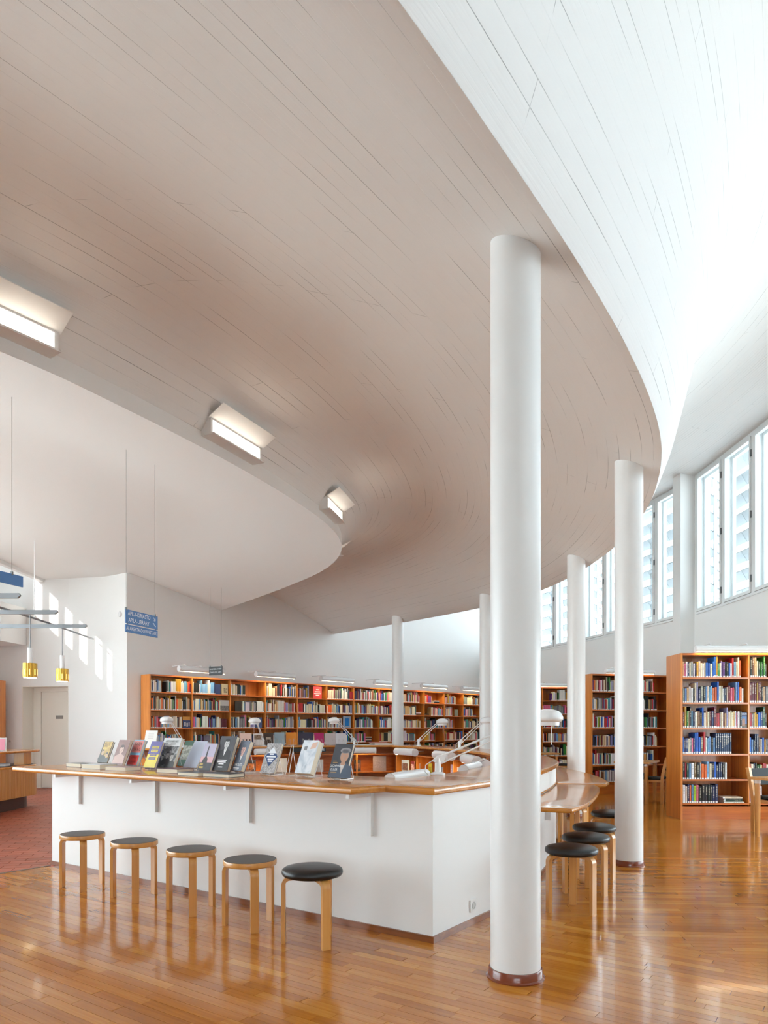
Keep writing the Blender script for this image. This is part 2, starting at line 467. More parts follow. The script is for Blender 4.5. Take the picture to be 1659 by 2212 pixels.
ZE, ZI = 3.72, 3.90
OUT_PX = [(862,0),(936,104),(1000,198),(1100,343),(1200,490),(1250,568),(1300,650),(1350,738),(1390,822),(1415,885),
          (1428,940),(1431,980),(1426,1030),(1408,1085),(1380,1130),(1325,1190),(1266,1228),(1225,1250),(1167,1280),(1060,1313),(870,1345),(720,1370)]
INN_PX = [(0,757),(100,800),(200,848),(300,897),(400,947),(500,1000),(580,1046),(660,1095),(705,1130),(732,1155),(741,1180),(737,1200),(715,1224),(680,1243),(630,1264),(560,1290),(480,1318)]
outer_pts = [(-6.5,-4.0),(-4.0,-2.0),(-2.2,-0.35),(-0.95,1.1)]+edge_pts(OUT_PX, ZE)[::1]
inner_pts = [(-9.6,-1.2),(-7.2,0.6),(-5.2,2.15),(-3.7,3.6)]+edge_pts(INN_PX, ZI)
oe = edge_pts(OUT_PX, ZE)[-1]; ie = edge_pts(INN_PX, ZI)[-1]
outer_pts += [(oe[0]-0.5, oe[1]+0.55)]; inner_pts += [(ie[0]-0.45, ie[1]+0.62)]
# light smoothing of the traced curves
def smooth_pts(p, it=2):
    p = np.array(p, float)
    for _ in range(it):
        q = p.copy(); q[1:-1] = 0.25*p[:-2]+0.5*p[1:-1]+0.25*p[2:]; p = q
    return p
NS = 150
OC, _ = spline(smooth_pts(outer_pts, 1), NS)
IC, _ = spline(smooth_pts(inner_pts, 1), NS)

# --- vault over the columns, from its outer lip to the slot above the inner canopy
VP = [(0,3.72),(0.02,3.735),(0.08,3.82),(0.16,3.93),(0.25,4.05),(0.36,4.18),(0.48,4.32),(0.58,4.42),(0.68,4.48),(0.77,4.50),(0.85,4.46),(0.91,4.37),(0.96,4.24),(1.0,4.05)]
rows = []
for w, z in VP:
    xy = OC*(1-w)+IC*w
    rows.append(np.column_stack([xy, np.full(NS, z)]))
vault = struct(loft('ceiling_vault', rows[::-1], M['concrete']))
tag(vault, 'shaded board-marked white concrete vault carried by the round columns')

# --- scoop: rises from the lip outside the columns and turns over to the window heads
Wpts = [(6.25,-6.0),(6.3,-2.0),(6.32,2.0),(6.33,6.0),(6.36,10.0),(6.38,12.2),(6.36,13.4),(6.30,14.5),(6.08,15.7),(5.82,16.8),(5.58,17.75),(5.36,18.72),(4.98,19.98),(4.58,21.1),(4.05,22.3),(3.4,23.4)]
WC, WL = spline(Wpts, 400)
ZS, ZH = 3.60, 6.42              # window sill and head
def normals(C):
    t = np.gradient(C, axis=0); t /= np.linalg.norm(t, axis=1)[:, None]
    return np.column_stack([t[:,1], -t[:,0]])       # right of the direction = outside
ON = normals(OC)
def to_wall(p, n):
    best = 8.0
    d = WC[1:]-WC[:-1]
    for a, e in zip(WC[:-1], d):
        den = n[0]*(-e[1])+n[1]*e[0]
        if abs(den) < 1e-9: continue
        r = a-p
        s = (r[0]*(-e[1])+r[1]*e[0])/den
        k = (n[0]*r[1]-n[1]*r[0])/den
        if 0 <= k <= 1 and 0.5 < s < best: best = s
    return best
SW = np.array([to_wall(OC[i], ON[i]) for i in range(NS)])
SW = np.minimum(SW, np.where(ON[:,1] < -0.05, (OC[:,1]+6.05)/np.maximum(-ON[:,1], 0.05), 99)); SW = np.maximum(SW, 2.3)
for _ in range(6): SW[1:-1] = (SW[:-2]+SW[1:-1]*2+SW[2:])/4
SP = [(0,3.72),(0.03,3.78),(0.08,3.90),(0.14,4.06),(0.21,4.33),(0.29,4.66),(0.36,4.95),(0.44,5.24),(0.55,5.55),(0.70,5.85),(0.90,6.12),(1.15,6.34),(1.45,6.50),(1.80,6.61),(2.2,6.66)]
rows = []
for s, z in SP:
    rows.append(np.column_stack([OC+ON*s, np.full(NS, z)]))
for k in (0.25,0.5,0.75,1.0,1.05):
    ss = 2.2+(SW-2.2)*k
    rows.append(np.column_stack([OC+ON*ss[:,None], np.full(NS, 6.66+(ZH+0.02-6.66)*k)]))
scoop = struct(loft('ceiling_scoop', rows, M['concrete']))
tag(scoop, 'bright board-marked concrete light scoop curving up from the column lip to the windows')

# --- inner canopy: smooth lower ceiling with a thin rim
SPN = np.column_stack([np.interp(np.linspace(0,1,NS), [0,0.3,0.55,0.75,1], [-13,-10,-7.4,-7.4,-7.4]),
                       np.interp(np.linspace(0,1,NS), [0,0.3,0.55,0.75,1], [-1.0,3.5,9.0,12.0,17.0])])
def rise(d):
    if d <= 1.7: return 0.235*d
    return 0.40+0.17*(1-math.exp(-(d-1.7)*0.235/0.17))
rows = []
for w in np.linspace(0,1,22)**1.4:
    xy = IC*(1-w)+SPN*w
    z = []
    for p in xy:
        d = float(np.min(np.linalg.norm(IC-p, axis=1)))
        z.append(ZI+rise(d))
    rows.append(np.column_stack([xy, z]))
can = loft('ceiling_canopy', rows, M['render']); struct(can)
tag(can, 'smooth white lower ceiling with a rounded tip and thin rim on the left')
rim = loft('rim', [np.column_stack([IC, np.full(NS, ZI)]), np.column_stack([IC, np.full(NS, 4.07)])], M['render'])
rim.parent = can

# --- walls -------------------------------------------------------------------
def wall_strip(name, path, z0, z1, th, mat=None, parent=None):
    """wall whose room face follows the path; thickness to the right of the path direction"""
    b = MB().prism(band(path, 0.0, -th), z0, z1)
    o = b.build(name, mat or M['plaster'], parent)
    if parent is None: struct(o)
    return o

BD = (math.cos(math.radians(47.5)), math.sin(math.radians(47.5)))      # direction of the far bookcase
BN = (BD[1], -BD[0])                                                    # its front normal
BP = (-4.617, 13.90)
def bk(t, d): return (BP[0]+BD[0]*t+BN[0]*d, BP[1]+BD[1]*t+BN[1]*d)     # t along, d in front of the bookcase face
wcorner = bk(-0.30, -0.36)
wend = bk(13.5, -0.36)
# far wall behind the long bookcase (room face to the right of wend->wcorner is behind? build as prism)
def quad_wall(name, a, b, nrm, z0, z1, th):
    p = [a, b, (b[0]-nrm[0]*th, b[1]-nrm[1]*th), (a[0]-nrm[0]*th, a[1]-nrm[1]*th)]
    return struct(MB().prism(p, z0, z1).build(name, M['plaster']))
tag(quad_wall('wall_far', wcorner, wend, BN, 0, 7.2, 0.25), 'tall white wall behind the long bookcase')

# entrance wall with the door niche: from the corner to the left
EW = [tuple(p) for p in spline([wcorner, (-5.75,14.42), (-6.30,14.63), (-6.62,14.76)], 14)[0]]
EWL = [(-7.72,15.02), (-8.7,15.2)]
bm = MB()
bm.prism(band(EW, 0, -0.5), 0, 5.9)
bm.prism(band([EW[-1], EWL[0]], 0, -0.5), 2.19, 5.9)
bm.prism(band(EWL, 0, -0.5), 0, 5.9)
tag(struct(bm.build('wall_entrance', M['plaster'], None, True)), 'sunlit white wall with a door niche beside the long bookcase')
# bulkhead and the passage to the left of the niche
bm = MB(); bm.prism([(-7.62,14.99),(-10.5,15.5),(-10.5,14.0),(-7.70,14.15)], 3.06, 3.85)
tag(struct(bm.build('wall_bulkhead', M['plaster'])), 'white bulkhead over the passage at the left edge')
# left wall with six tall slits high up (they throw the sun stripes)
LWX = -8.75
slits = []
for i in range(6):
    x = -7.33+0.365*i
    yw = np.interp(-x, [5.0,5.75,6.52,7.72], [14.1,14.42,14.72,15.02])
    t = (x-LWX); slits.append((yw-0.35*t, i))
bm = MB()
zc = [4.10-0.318*i for i in range(6)]
ys = sorted([(y, i) for y, i in slits])
def slit_z(i):
    x = -7.33+0.365*i
    c = zc[i]+0.87*(x-LWX)
    return c-0.46, c+0.46
zlo = min(slit_z(i)[0] for i in range(6)); zhi = max(slit_z(i)[1] for i in range(6))
cur = -6.0
for y, i in ys:
    bm.box((LWX-0.06, cur, zlo), (LWX, y-0.065, zhi)); cur = y+0.065
bm.box((LWX-0.06, cur, zlo), (LWX, 15.4, zhi))
LY0, LY1, LZ0, LZ1 = 1.6, 12.0, 0.15, 4.05               # big unseen side windows, added on the left to light the hall
bm.box((LWX-0.06,-6,0),(LWX,15.4,LZ0)); bm.box((LWX-0.06,-6,LZ1),(LWX,15.4,zlo)); bm.box((LWX-0.06,-6,LZ0),(LWX,LY0,LZ1)); bm.box((LWX-0.06,LY1,LZ0),(LWX,15.4,LZ1))
bm.box((LWX-0.06,-6,zhi),(LWX,15.4,6.0))
tag(struct(bm.build('wall_left', M['plaster'])), 'left hall wall with six narrow high window slits')
bm = MB(); bm.box((LWX-0.1,-6,5.9),(-7.2,15.6,6.0)); bm.box((-7.3,-6,4.4),(-7.2,15.6,6.0))
tag(struct(bm.build('ceiling_shaft', M['plaster'])), 'white light shaft above the left hall')
def glazed(idx, x, y, z, w, h, ang, label):  # builds the unseen windows that were added as light sources
    wr_ = bpy.data.objects.new('window_%d' % idx, None); COL.objects.link(wr_); struct(wr_); wr_.location = (x, y, z); wr_.rotation_euler = (0,0,ang)
    fr_ = MB()
    for (a0,a1,c0,c1) in ((0,0.05,0,h),(w-0.05,w,0,h),(0.05,w-0.05,0,0.05),(0.05,w-0.05,h-0.05,h)): fr_.box((a0,-0.03,c0),(a1,0.03,c1))
    fr_.build('window_frame', M['frame'], wr_)
    MB().box((0.05,-0.003,0.05),(w-0.05,0.003,h-0.05)).build('pane', M['glass'], wr_)
    tag(wr_, label)
bm = MB(); bm.box((-9.0,-6.2,0),(6.6,-6.0,0.35)); bm.box((-9.0,-6.2,1.75),(6.6,-6.0,7.2)); bm.box((-9.0,-6.2,0.35),(-2.0,-6.0,1.75)); bm.box((1.9,-6.2,0.35),(6.6,-6.0,1.75))
for i in range(3): glazed(101+i, -2.0+1.3*i, -6.1, 0.35, 1.3, 1.4, 0, 'unseen low window added behind the viewer for fill light')  # openings added behind the camera to let fill light in
tag(struct(bm.build('wall_back', M['plaster'])), 'white wall behind the viewer')
for i in range(8): glazed(121+i, LWX-0.03, LY0+1.3*i, LZ0, 1.3, LZ1-LZ0, math.pi/2, 'unseen side window added on the left to light the hall')

pr = MB(); pr.box((-13.2,-3.0,4.2),(LWX-0.07,17.0,4.32))  # out-of-view roof added only to shade the left windows from the sun
tag(struct(pr.build('ceiling_sun_block', M['plaster'])), 'unseen roof added to keep sun out of the left windows')

# --- window wall ----------------------------------------------------------------
WLs = np.concatenate([[0], np.cumsum(np.linalg.norm(np.diff(WC, axis=0), axis=1))])
def wpt(s):
    x = np.interp(s, WLs, WC[:,0]); y = np.interp(s, WLs, WC[:,1]); return (float(x), float(y))
sA = float(np.interp(14.47, WC[:,1], WLs))             # the pilaster seen right of the second column
PW, PI = 1.055, 0.42                                   # casement width, pier width
NPB = 4; BAY = NPB*PW+PI
def wall_seg(s0, s1, n): return [wpt(s) for s in np.linspace(s0, s1, n)]
low = wall_seg(0, WLs[-1], 60)
sG = float(np.interp(9.3, WC[:,1], WLs)); s0G = float(np.interp(4.0, WC[:,1], WLs))     # unseen low windows, added along here to light the columns and vault
lowA, lowB, lowC = wall_seg(sG, WLs[-1], 50), wall_seg(s0G, sG, 20), wall_seg(0, s0G, 3)
tag(wall_strip('wall_window', lowA, 0.0, ZS, 0.3), 'white wall under the tall strip windows')
wm = MB(); wm.prism(band(lowB,0,-0.3),0,0.35); wm.prism(band(lowB,0,-0.3),2.4,ZS); wm.prism(band(lowC,0,-0.3),0,ZS)
tag(struct(wm.build('wall_window_near', M['plaster'])), 'white wall around the added low windows right of the viewer')
for i in range(4):
    pa = wpt(s0G+(sG-s0G)*i/4); glazed(141+i, pa[0]+0.1, pa[1], 0.35, (sG-s0G)/4, 2.05, math.pi/2, 'unseen low window added right of the viewer for fill light')
tag(wall_strip('wall_window_head', low, ZH, 7.2, 0.3), 'white strip above the tall windows')
piers = MB(); win_spans = []
k0 = -5
s = sA+PI/2
spans = []
for k in range(-4, 3):
    base = sA+PI/2+k*BAY                               # windows run from base to base+4*PW, pier after
    spans.append((base, base+NPB*PW))
spans = [(max(a, 0.0), min(b, WLs[-1]-0.05)) for a, b in spans if b > 0.5 and a < WLs[-1]-0.3]
prev = 0.0
pier_list = []
for a, b in spans:
    if a-prev > 0.02: pier_list.append((prev, a))
    prev = b
pier_list.append((prev, WLs[-1]))
for i, (a, b) in enumerate(pier_list):
    p = wall_seg(a, b, 4)
    pm = MB().prism(band(p, 0.0, -0.3), ZS, ZH)
    if b-a < 0.6:                                       # pilaster standing proud of the window plane, down to the floor
        c0, c1 = wpt(a+0.06), wpt(b-0.06)
        pm.prism(band([c0, c1], 0.30, -0.05), 0.0, ZH+0.25)
    tag(struct(pm.build('wall_pier', M['plaster'])), 'white pier between two groups of tall windows')

def make_window(idx, a, b):
    p0, p1 = np.array(wpt(a)), np.array(wpt(b))
    d = p1-p0; Lw = float(np.linalg.norm(d)); ang = math.atan2(d[1], d[0])
    root = bpy.data.objects.new('window_%d' % idx, None); COL.objects.link(root)
    root.location = (p0[0], p0[1], ZS); root.rotation_euler = (0,0,ang)
    tag(root, 'tall white casement window with louvers outside, number %d along the window wall' % idx); root['kind'] = 'structure'
    h = ZH-ZS
    # local: x along the wall, +y to the room (left), z up
    fr = MB(); t = 0.045
    for (x0,x1,z0,z1) in ((0,t,0,h),(Lw-t,Lw,0,h),(t,Lw-t,0,t),(t,Lw-t,h-t,h)):
        fr.box((x0,-0.20,z0),(x1,0.012,z1))
    fr.build('window_frame', M['frame'], root)
    ca = MB(); q = 0.055; g = t+0.006
    for (x0,x1,z0,z1) in ((g,g+q,g,h-g),(Lw-g-q,Lw-g,g,h-g),(g+q,Lw-g-q,g,g+q),(g+q,Lw-g-q,h-g-q,h-g)):
        ca.box((x0,-0.045,z0),(x1,0.025,z1)); ca.box((x0,-0.19,z0),(x1,-0.13,z1))
    ca.build('casement', M['frame'], root)
    MB().box((g+q,-0.024,g+q),(Lw-g-q,-0.020,h-g-q)).build('pane', M['glass'], root)
    for zz in (0.3, h/2, h-0.35):
        MB().box((0.03,0.012,zz-0.06),(0.055,0.034,zz+0.06)).build('hinge', M['hinge'], root)
    return root
wi = 1
for a, b in spans:
    n = max(1, int(round((b-a)/PW)))
    for j in range(n):
        make_window(wi, a+(b-a)*j/n, a+(b-a)*(j+1)/n); wi += 1

ORD0 = ['first','second','third','fourth','fifth','sixth','seventh','eighth']
# louvers outside: long sloping boards on posts, one screen per bay
for bi, (a, b) in enumerate(spans):
    mid = wpt((a+b)/2)
    root = thing('sun_louver', 'white slatted sun screen outside the %s window bay from the far end' % ORD0[len(spans)-bi-1], 'sun screen', (mid[0], mid[1], 0), 0, 'sun screens outside the windows')
    path = offset(wall_seg(a-0.12, b+0.12, 5), -0.62)
    loc = [(x-mid[0], y-mid[1]) for x, y in path]
    zz = ZS-0.15
    while zz < ZH+0.3:
        inn, out = offset(loc, 0.11), offset(loc, -0.11)
        m = MB(); n = len(loc)
        vs_ = [(x,y,zz) for x,y in out]+[(x,y,zz+0.13) for x,y in inn]+[(x,y,zz+0.02) for x,y in out]+[(x,y,zz+0.15) for x,y in inn]
        fs = []
        for i in range(n-1):
            fs += [(i,i+1,n+i+1,n+i),(2*n+i,3*n+i,3*n+i+1,2*n+i+1),(n+i,n+i+1,3*n+i+1,3*n+i),(i,2*n+i,2*n+i+1,i+1)]
        m.add(vs_, fs); m_o = m.build('slat', M['louver'], root)
        for f_ in (np.linspace(0.05, 0.95, 7) if bi >= len(spans)-3 else ()):    # small angled stays under each slat
            q = f_*(n-1); i = min(int(q), n-2); g_ = q-i
            po_ = np.array(loc[i])*(1-g_)+np.array(loc[i+1])*g_; di = np.array(inn[i])*(1-g_)+np.array(inn[i+1])*g_; do = np.array(out[i])*(1-g_)+np.array(out[i+1])*g_
            MB().tube([(di[0],di[1],zz+0.12),(po_[0],po_[1],zz-0.05),(do[0],do[1],zz)], 0.009, 5).build('slat_stay', M['louver'], m_o)
        zz += 0.37
    for f_ in (0.12, 0.5, 0.88):
        i = int(f_*(len(loc)-1)); x, y = loc[i]
        po = MB().box((x-0.03,y-0.03,ZS-0.4),(x+0.03,y+0.03,ZH+0.5))
        po.build('post', M['louver'], root)

# --- floor -------------------------------------------------------------------------
ED = np.array((0.8170,-0.5767)); EN = np.array((-0.5767,-0.8170))      # along / out of the front of the service counter
S0 = np.array((-3.16, 6.70)); LF = 4.23
def fl(a, o): p = S0+ED*a+EN*o; return (float(p[0]), float(p[1]))
KC = fl(LF, 0)
ARC = [(0.80,4.96),(1.10,5.57),(1.40,6.25),(1.66,6.95),(1.87,7.65),(2.02,8.5),(2.09,9.4),(2.08,10.3),(1.95,11.4),(1.72,12.5),(1.38,13.6),(1.00,14.5),(0.62,15.25)]
ARC = [tuple(p) for p in spline(ARC, 34)[0]]
TW = 0.57                                              # width of the parapet
ARCI = offset(ARC, TW)
FAR = [(0.30,14.95),(-1.70,14.62),(-3.30,13.42),(-4.20,12.55)]       # inner face of the far low shelves
well = [fl(0.3,-0.60), fl(LF-0.6,-0.60)]+[p for p in ARCI[2:] if p[1] < 14.9]+FAR+[(-3.9,11.0),(-3.2,8.8)]

def poly_with_hole(name, outer, hole, z, mat):
    tri = tessellate_polygon([[Vector((x,y,0)) for x,y in outer], [Vector((x,y,0)) for x,y in hole]])
    pts = outer+hole
    me = bpy.data.meshes.new(name); me.from_pydata([(x,y,z) for x,y in pts], [], [tuple(t) for t in tri])
    me.materials.append(mat); me.update()
    o = bpy.data.objects.new(name, me); COL.objects.link(o); return o
floor = struct(poly_with_hole('floor', [(-9.5,-6.2),(7.2,-6.2),(7.2,24.5),(-9.5,24.5)], well, -0.004, M['floorbase']))
tag(floor, 'glossy strip parquet floor in a warm orange oak')
wf = MB().prism(inset(well if area(well) > 0 else well[::-1], -0.02), -1.02, -0.95).build('floor_well', M['parquet']); struct(wf)
tag(wf, 'parquet floor of the sunken reading well')
wr = MB()
wp = well if area(well) > 0 else well[::-1]
n = len(wp)
for i in range(n):
    a, b = wp[i], wp[(i+1)%n]
    wr.add([(a[0],a[1],-0.95),(b[0],b[1],-0.95),(b[0],b[1],-0.004),(a[0],a[1],-0.004)], [(3,2,1,0)])
tag(struct(wr.build('wall_well', M['plaster'])), 'low white wall around the sunken reading well')

def inside(p, poly):
    x, y = p; c = False; n = len(poly); j = n-1
    for i in range(n):
        xi, yi = poly[i]; xj, yj = poly[j]
        if (yi > y) != (yj > y) and x < (xj-xi)*(y-yi)/(yj-yi)+xi: c = not c
        j = i
    return c
solid = [fl(0,0), fl(LF,0)]+ARC+[(-1.7,15.2),(-4.5,13.3),(-4.5,8.8)]
# tiled entrance zone and the sector line of the parquet
TILE_EDGE = [(-8.75,3.2),(-5.2,4.75),(-4.1,5.62),(-3.44,6.28),(-3.16,6.66)]
def is_tile(x, y):
    if x < -3.16: return y > np.interp(x, [q[0] for q in TILE_EDGE], [q[1] for q in TILE_EDGE])
    return y > 6.62 and x < -3.0
def sector_sd(x, y):                                    # signed distance to the seam where the boards change direction
    ax, ay, bx, by = 0.9, 5.2, 2.9, 2.9; L_ = math.hypot(bx-ax, by-ay)
    return ((y-ay)*(bx-ax)-(x-ax)*(by-ay))/L_
planks = []
for sec, ang, org in ((0, math.atan2(ED[1],ED[0]), (0,0)), (1, math.radians(-3.5), (0,0))):
    ca, sa = math.cos(ang), math.sin(ang)
    w = 0.064
    rows_ = range(int(-14/w), int(24/w))
    for r in rows_:
        yv = r*w
        xv = -12-random.random()*0.8
        while xv < 12:
            ln = random.uniform(0.36, 0.72)
            cx, cy = xv+ln/2, yv+w/2
            X, Y = ca*cx-sa*cy, sa*cx+ca*cy
            xv += ln
            if Y < 2.3 or Y > 21.5 or X > 6.4 or X < -6.2: continue
            if abs(X) > 0.72*Y+1.2: continue
            if X < 2.0 and Y > 7.3: continue
            ok = []
            for q in range(int(ln/0.006)+1):             # cut the board where its sector or the tiles begin
                xx = cx-ln/2+0.006*q; xw, yw_ = ca*xx-sa*cy, sa*xx+ca*cy
                sd = sector_sd(xw, yw_)
                if not is_tile(xw, yw_) and (sd < 0.07 if sec == 0 else sd > -0.012): ok.append(xx)
            if len(ok) < 2: continue
            l2 = ok[-1]-ok[0]; cx = (ok[-1]+ok[0])/2; X, Y = ca*cx-sa*cy, sa*cx+ca*cy
            if all(inside((X+ca*k_*l2/2, Y+sa*k_*l2/2), solid) for k_ in (-1,0,1)): continue
            planks.append((Y, X, ang, l2 if l2 < ln-0.012 else ln, w))
planks.sort()
def plank_geo(ln, w, Z0=-0.003):
    g = 0.0008
    x0, x1, y0, y1 = -ln/2+g, ln/2-g, -w/2+g, w/2-g
    b = 0.0001
    v = [(x0,y0,Z0),(x1,y0,Z0),(x1,y1,Z0),(x0,y1,Z0),(x0+b,y0+b,0.0),(x1-b,y0+b,0.0),(x1-b,y1-b,0.0),(x0+b,y1-b,0.0)]
    f = [(4,5,6,7),(0,1,5,4),(1,2,6,5),(2,3,7,6),(3,0,4,7)]
    return v, f
def set_tint(me, tints, uvs):
    at = me.attributes.new('tint', 'FLOAT', 'FACE'); at.data.foreach_set('value', tints)
    ul = me.uv_layers.new(name='UVMap'); ul.data.foreach_set('uv', np.array(uvs, np.float32).ravel())
def make_pieces(items, parent, mat, name, n_single, geo):
    rest = MB(); rt = []; ru = []
    for k, (Y, X, ang, ln, w) in enumerate(items):
        v, f = geo(ln, w); tint = min(0.80, max(0.22, random.gauss(0.48, 0.15)))
        ou, ov = random.random()*50, random.random()*50
        uvs = [(v[i][0]+ou, v[i][1]+ov) for q in f for i in q]
        if k < n_single:
            m = MB(); m.add(v, f); o = m.build(name, mat, parent)
            set_tint(o.data, [tint]*len(f), uvs)
            o.location = (X, Y, -0.0006 if ang < -0.3 else 0); o.rotation_euler = (0,0,ang)
        else:
            ca, sa = math.cos(ang), math.sin(ang)
            rest.add([(X+ca*p[0]-sa*p[1], Y+sa*p[0]+ca*p[1], p[2]-(0.0006 if ang < -0.3 else 0)) for p in v], f)
            rt += [tint]*len(f); ru += uvs
    if rest.f:
        o = rest.build(name, mat, parent); set_tint(o.data, rt, ru); o['kind'] = 'stuff'
vis = [p for p in planks if abs(p[1]) < 0.55*p[0]+0.15 and p[0] > 2.95]
ids = set(map(id, vis[:300]))
make_pieces(vis[:300]+[p for p in planks if id(p) not in ids], floor, M['parquet'], 'plank', 300, plank_geo)

# red clay tiles of the entrance hall
tilefloor = struct(MB().add([(x,y,-0.0035) for x,y in [(-9.4,3.0)]+TILE_EDGE[1:]+[(-3.0,6.8),(-3.0,8.8),(-4.4,12.6),(-4.6,15.6),(-9.4,15.6)]],
                            [tuple(range(10))]).build('floor_tiled', M['grout']))
tag(tilefloor, 'red clay tile floor of the entrance hall on the left')
tiles = []
ta = math.radians(14); tw, tl = 0.125, 0.25
for r in range(-140, 160):
    for c in range(-70, 70):
        cx, cy = (c+0.5*(r % 2))*tl, r*tw
        X, Y = math.cos(ta)*cx-math.sin(ta)*cy, math.sin(ta)*cx+math.cos(ta)*cy
        if X < -8.7 or X > -3.05 or Y > 15.3 or not is_tile(X-0.12, Y+0.16) or X/Y < -0.80 or inside((X,Y), well): continue
        tiles.append((Y, X, ta, tl, tw))
def tile_geo(ln, w):
    v, f = plank_geo(ln-0.006, w-0.006); return [(p[0], p[1], p[2]*0.5-0.001) for p in v], f
tiles.sort()
tv = [t for t in tiles if t[1]/t[0] > -0.56 and t[1]/t[0] < -0.44]
ids = set(map(id, tv[:300]))
make_pieces(tv[:300]+[t for t in tiles if id(t) not in ids], tilefloor, M['tile'], 'tile', 300, tile_geo)
# strip between the two floors
tag(struct(MB().prism(band(TILE_EDGE, 0.012, -0.012), -0.003, 0.003).build('trim_1', M['steel'])), 'thin metal strip between parquet and clay tiles')
# unseen ground outside, made pale to bounce light up to the vault
gr = MB(); gr.box((7.4,-60,-0.4),(60,70,-0.15))
tag(struct(gr.build('ground_road', plain('gravel', (0.5,0.5,0.49), 0.9))), 'pale gravel outside the window wall')
gr = MB(); gr.box((-60,-60,-0.4),(7.4,-6.4,-0.15)); gr.box((-60,-6.4,-0.4),(-9.6,70,-0.15))
tag(struct(gr.build('ground_outside', M['outground'])), 'pale paved ground outside the hall')

# --- columns --------------------------------------------------------------------
for (cx, cy, lb) in ((0.689,3.69,'large white round column nearest the viewer, in front of the counter corner'),
                     (2.335,6.71,'white round column standing beside the black stools on the right'),
                     (2.830,10.36,'white round column just right of the nearest one, behind the curved table'),
                     (1.965,13.5,'white round column mostly hidden behind the nearest column'),
                     (0.310,15.95,'thin far white column in front of the long bookcase')):
    t = thing('column', lb, 'column', (cx, cy, 0), 0, 'round columns under the vault')
    p = MB().lathe([(0.130,0.03),(0.130,4.1)], 48); p.build('shaft', M['column'], t, True)
    p = MB().lathe([(0.152,0),(0.152,0.006),(0.142,0.012),(0.139,0.048),(0.136,0.052),(0.128,0.052)], 48)
    p.build('base_ring', M['ring'], t, True)

# --- door niche -----------------------------------------------------------------
dn = bpy.data.objects.new('door_1', None); COL.objects.link(dn); struct(dn)
da = np.array(EW[-1]); db = np.array(EWL[0]); dd = db-da; dang = math.atan2(dd[1], dd[0])+math.pi
tag(dn, 'cream flush door with a grey plate and steel pull handle in a niche')
# local x runs to the right along the wall, y away from the viewer
dn.location = (float(db[0]), float(db[1]), 0); dn.rotation_euler = (0,0,dang)
DW = float(np.linalg.norm(dd)); rec = 0.34
fm = MB(); fm.box((-0.02,rec+0.05,0),(DW+0.02,rec+0.10,2.19))
fm.box((0.0,0.0,0),(0.012,rec+0.06,2.19)); fm.box((DW-0.012,0.0,0),(DW,rec+0.06,2.19)); fm.box((0,0,2.18),(DW,rec+0.06,2.192))
fm.box((0.012,rec-0.02,0),(0.20,rec+0.05,2.18)); fm.box((0.20,rec-0.02,2.09),(DW-0.012,rec+0.05,2.18))
fm.build('door_frame', M['door'], dn)
lf = MB().box((0.205,rec,0.012),(DW-0.016,rec+0.045,2.086)).build('door_leaf', M['door'], dn)
MB().box((0.56,rec-0.006,1.50),(0.74,rec,1.575)).build('door_plate', plain('grey_plate', lin(150,146,140), 0.4), lf)
hd = MB().tube([(DW-0.10,rec,0.88),(DW-0.10,rec-0.05,0.88),(DW-0.10,rec-0.055,0.90),(DW-0.10,rec-0.055,1.05),(DW-0.10,rec-0.05,1.07),(DW-0.10,rec,1.07)], 0.010, 8)
hd.build('door_handle', M['steel'], lf, True)

# ================================================================== THE COUNTER AND THE CURVED TABLE
ZC = 0.94                                               # counter height
RZ_E = math.atan2(ED[1], ED[0])                         # local x along the counter front, local y into the well
def cl(a, o): return (a, -o)                            # counter-local plan coordinates (o is outwards)
t = thing('service_counter', 'white plastered counter with a thick glossy wooden top and stools along its front', 'counter', (S0[0], S0[1], 0), RZ_E)
b = MB(); b.prism([cl(0,0), cl(LF,0), cl(LF,-0.865), cl(LF-0.30,-0.865), cl(LF-0.30,-0.30), cl(0,-0.30)], 0, ZC-0.045)
b.build('wall_panel', M['plaster'], t)
b = MB(); b.prism([cl(0,-0.30), cl(LF-0.30,-0.30), cl(LF-0.30,-0.56), cl(0,-0.56)], 0.78, ZC-0.045); b.build('back_rail', M['pine_h'], t)
top = [cl(-0.19,0.28), cl(3.82,0.28), cl(3.90,0.03), cl(LF+0.03,0.03), cl(LF+0.03,-0.90), cl(LF-0.60,-1.02), cl(LF-0.60,-0.60), cl(-0.19,-0.60)]
b = MB(); b.slab(top, ZC-0.045, ZC, 0.016); b.build('countertop', M['counter'], t, True)
b = MB()
b.prism([cl(-0.012,0.014), cl(LF+0.014,0.014), cl(LF+0.014,-0.86), cl(LF,-0.86), cl(LF,0), cl(-0.012,0)], 0, 0.04)
b.build('baseboard', M['baseboard'], t)
for a in (0.48, 1.58, 2.67, 3.77):
    b = MB(); b.box((a-0.016,-0.030,ZC-0.33),(a+0.016,0.0,ZC-0.046)); b.box((a-0.012,-0.25,ZC-0.075),(a+0.012,-0.028,ZC-0.046))
    b.build('bracket', M['white'], t)
so = MB(); x0 = LF+0.001; yy = 0.504
so.box((x0,yy-0.04,0.085),(x0+0.010,yy+0.04,0.165)); sock = so.build('power_socket', M['white'], t)
so = MB(); TT = Matrix.Translation((x0+0.0105,yy,0.125)) @ Matrix.Rotation(math.pi/2,4,'Y')
q = MB().lathe([(0.024,0.0),(0.024,0.003),(0.019,0.003),(0.019,-0.004),(0.0,-0.004)], 20); so.add([tuple(TT@Vector(p)) for p in q.v], q.f)
so.build('socket_ring', plain('socket_grey', (0.62,0.62,0.6), 0.4), sock, True)

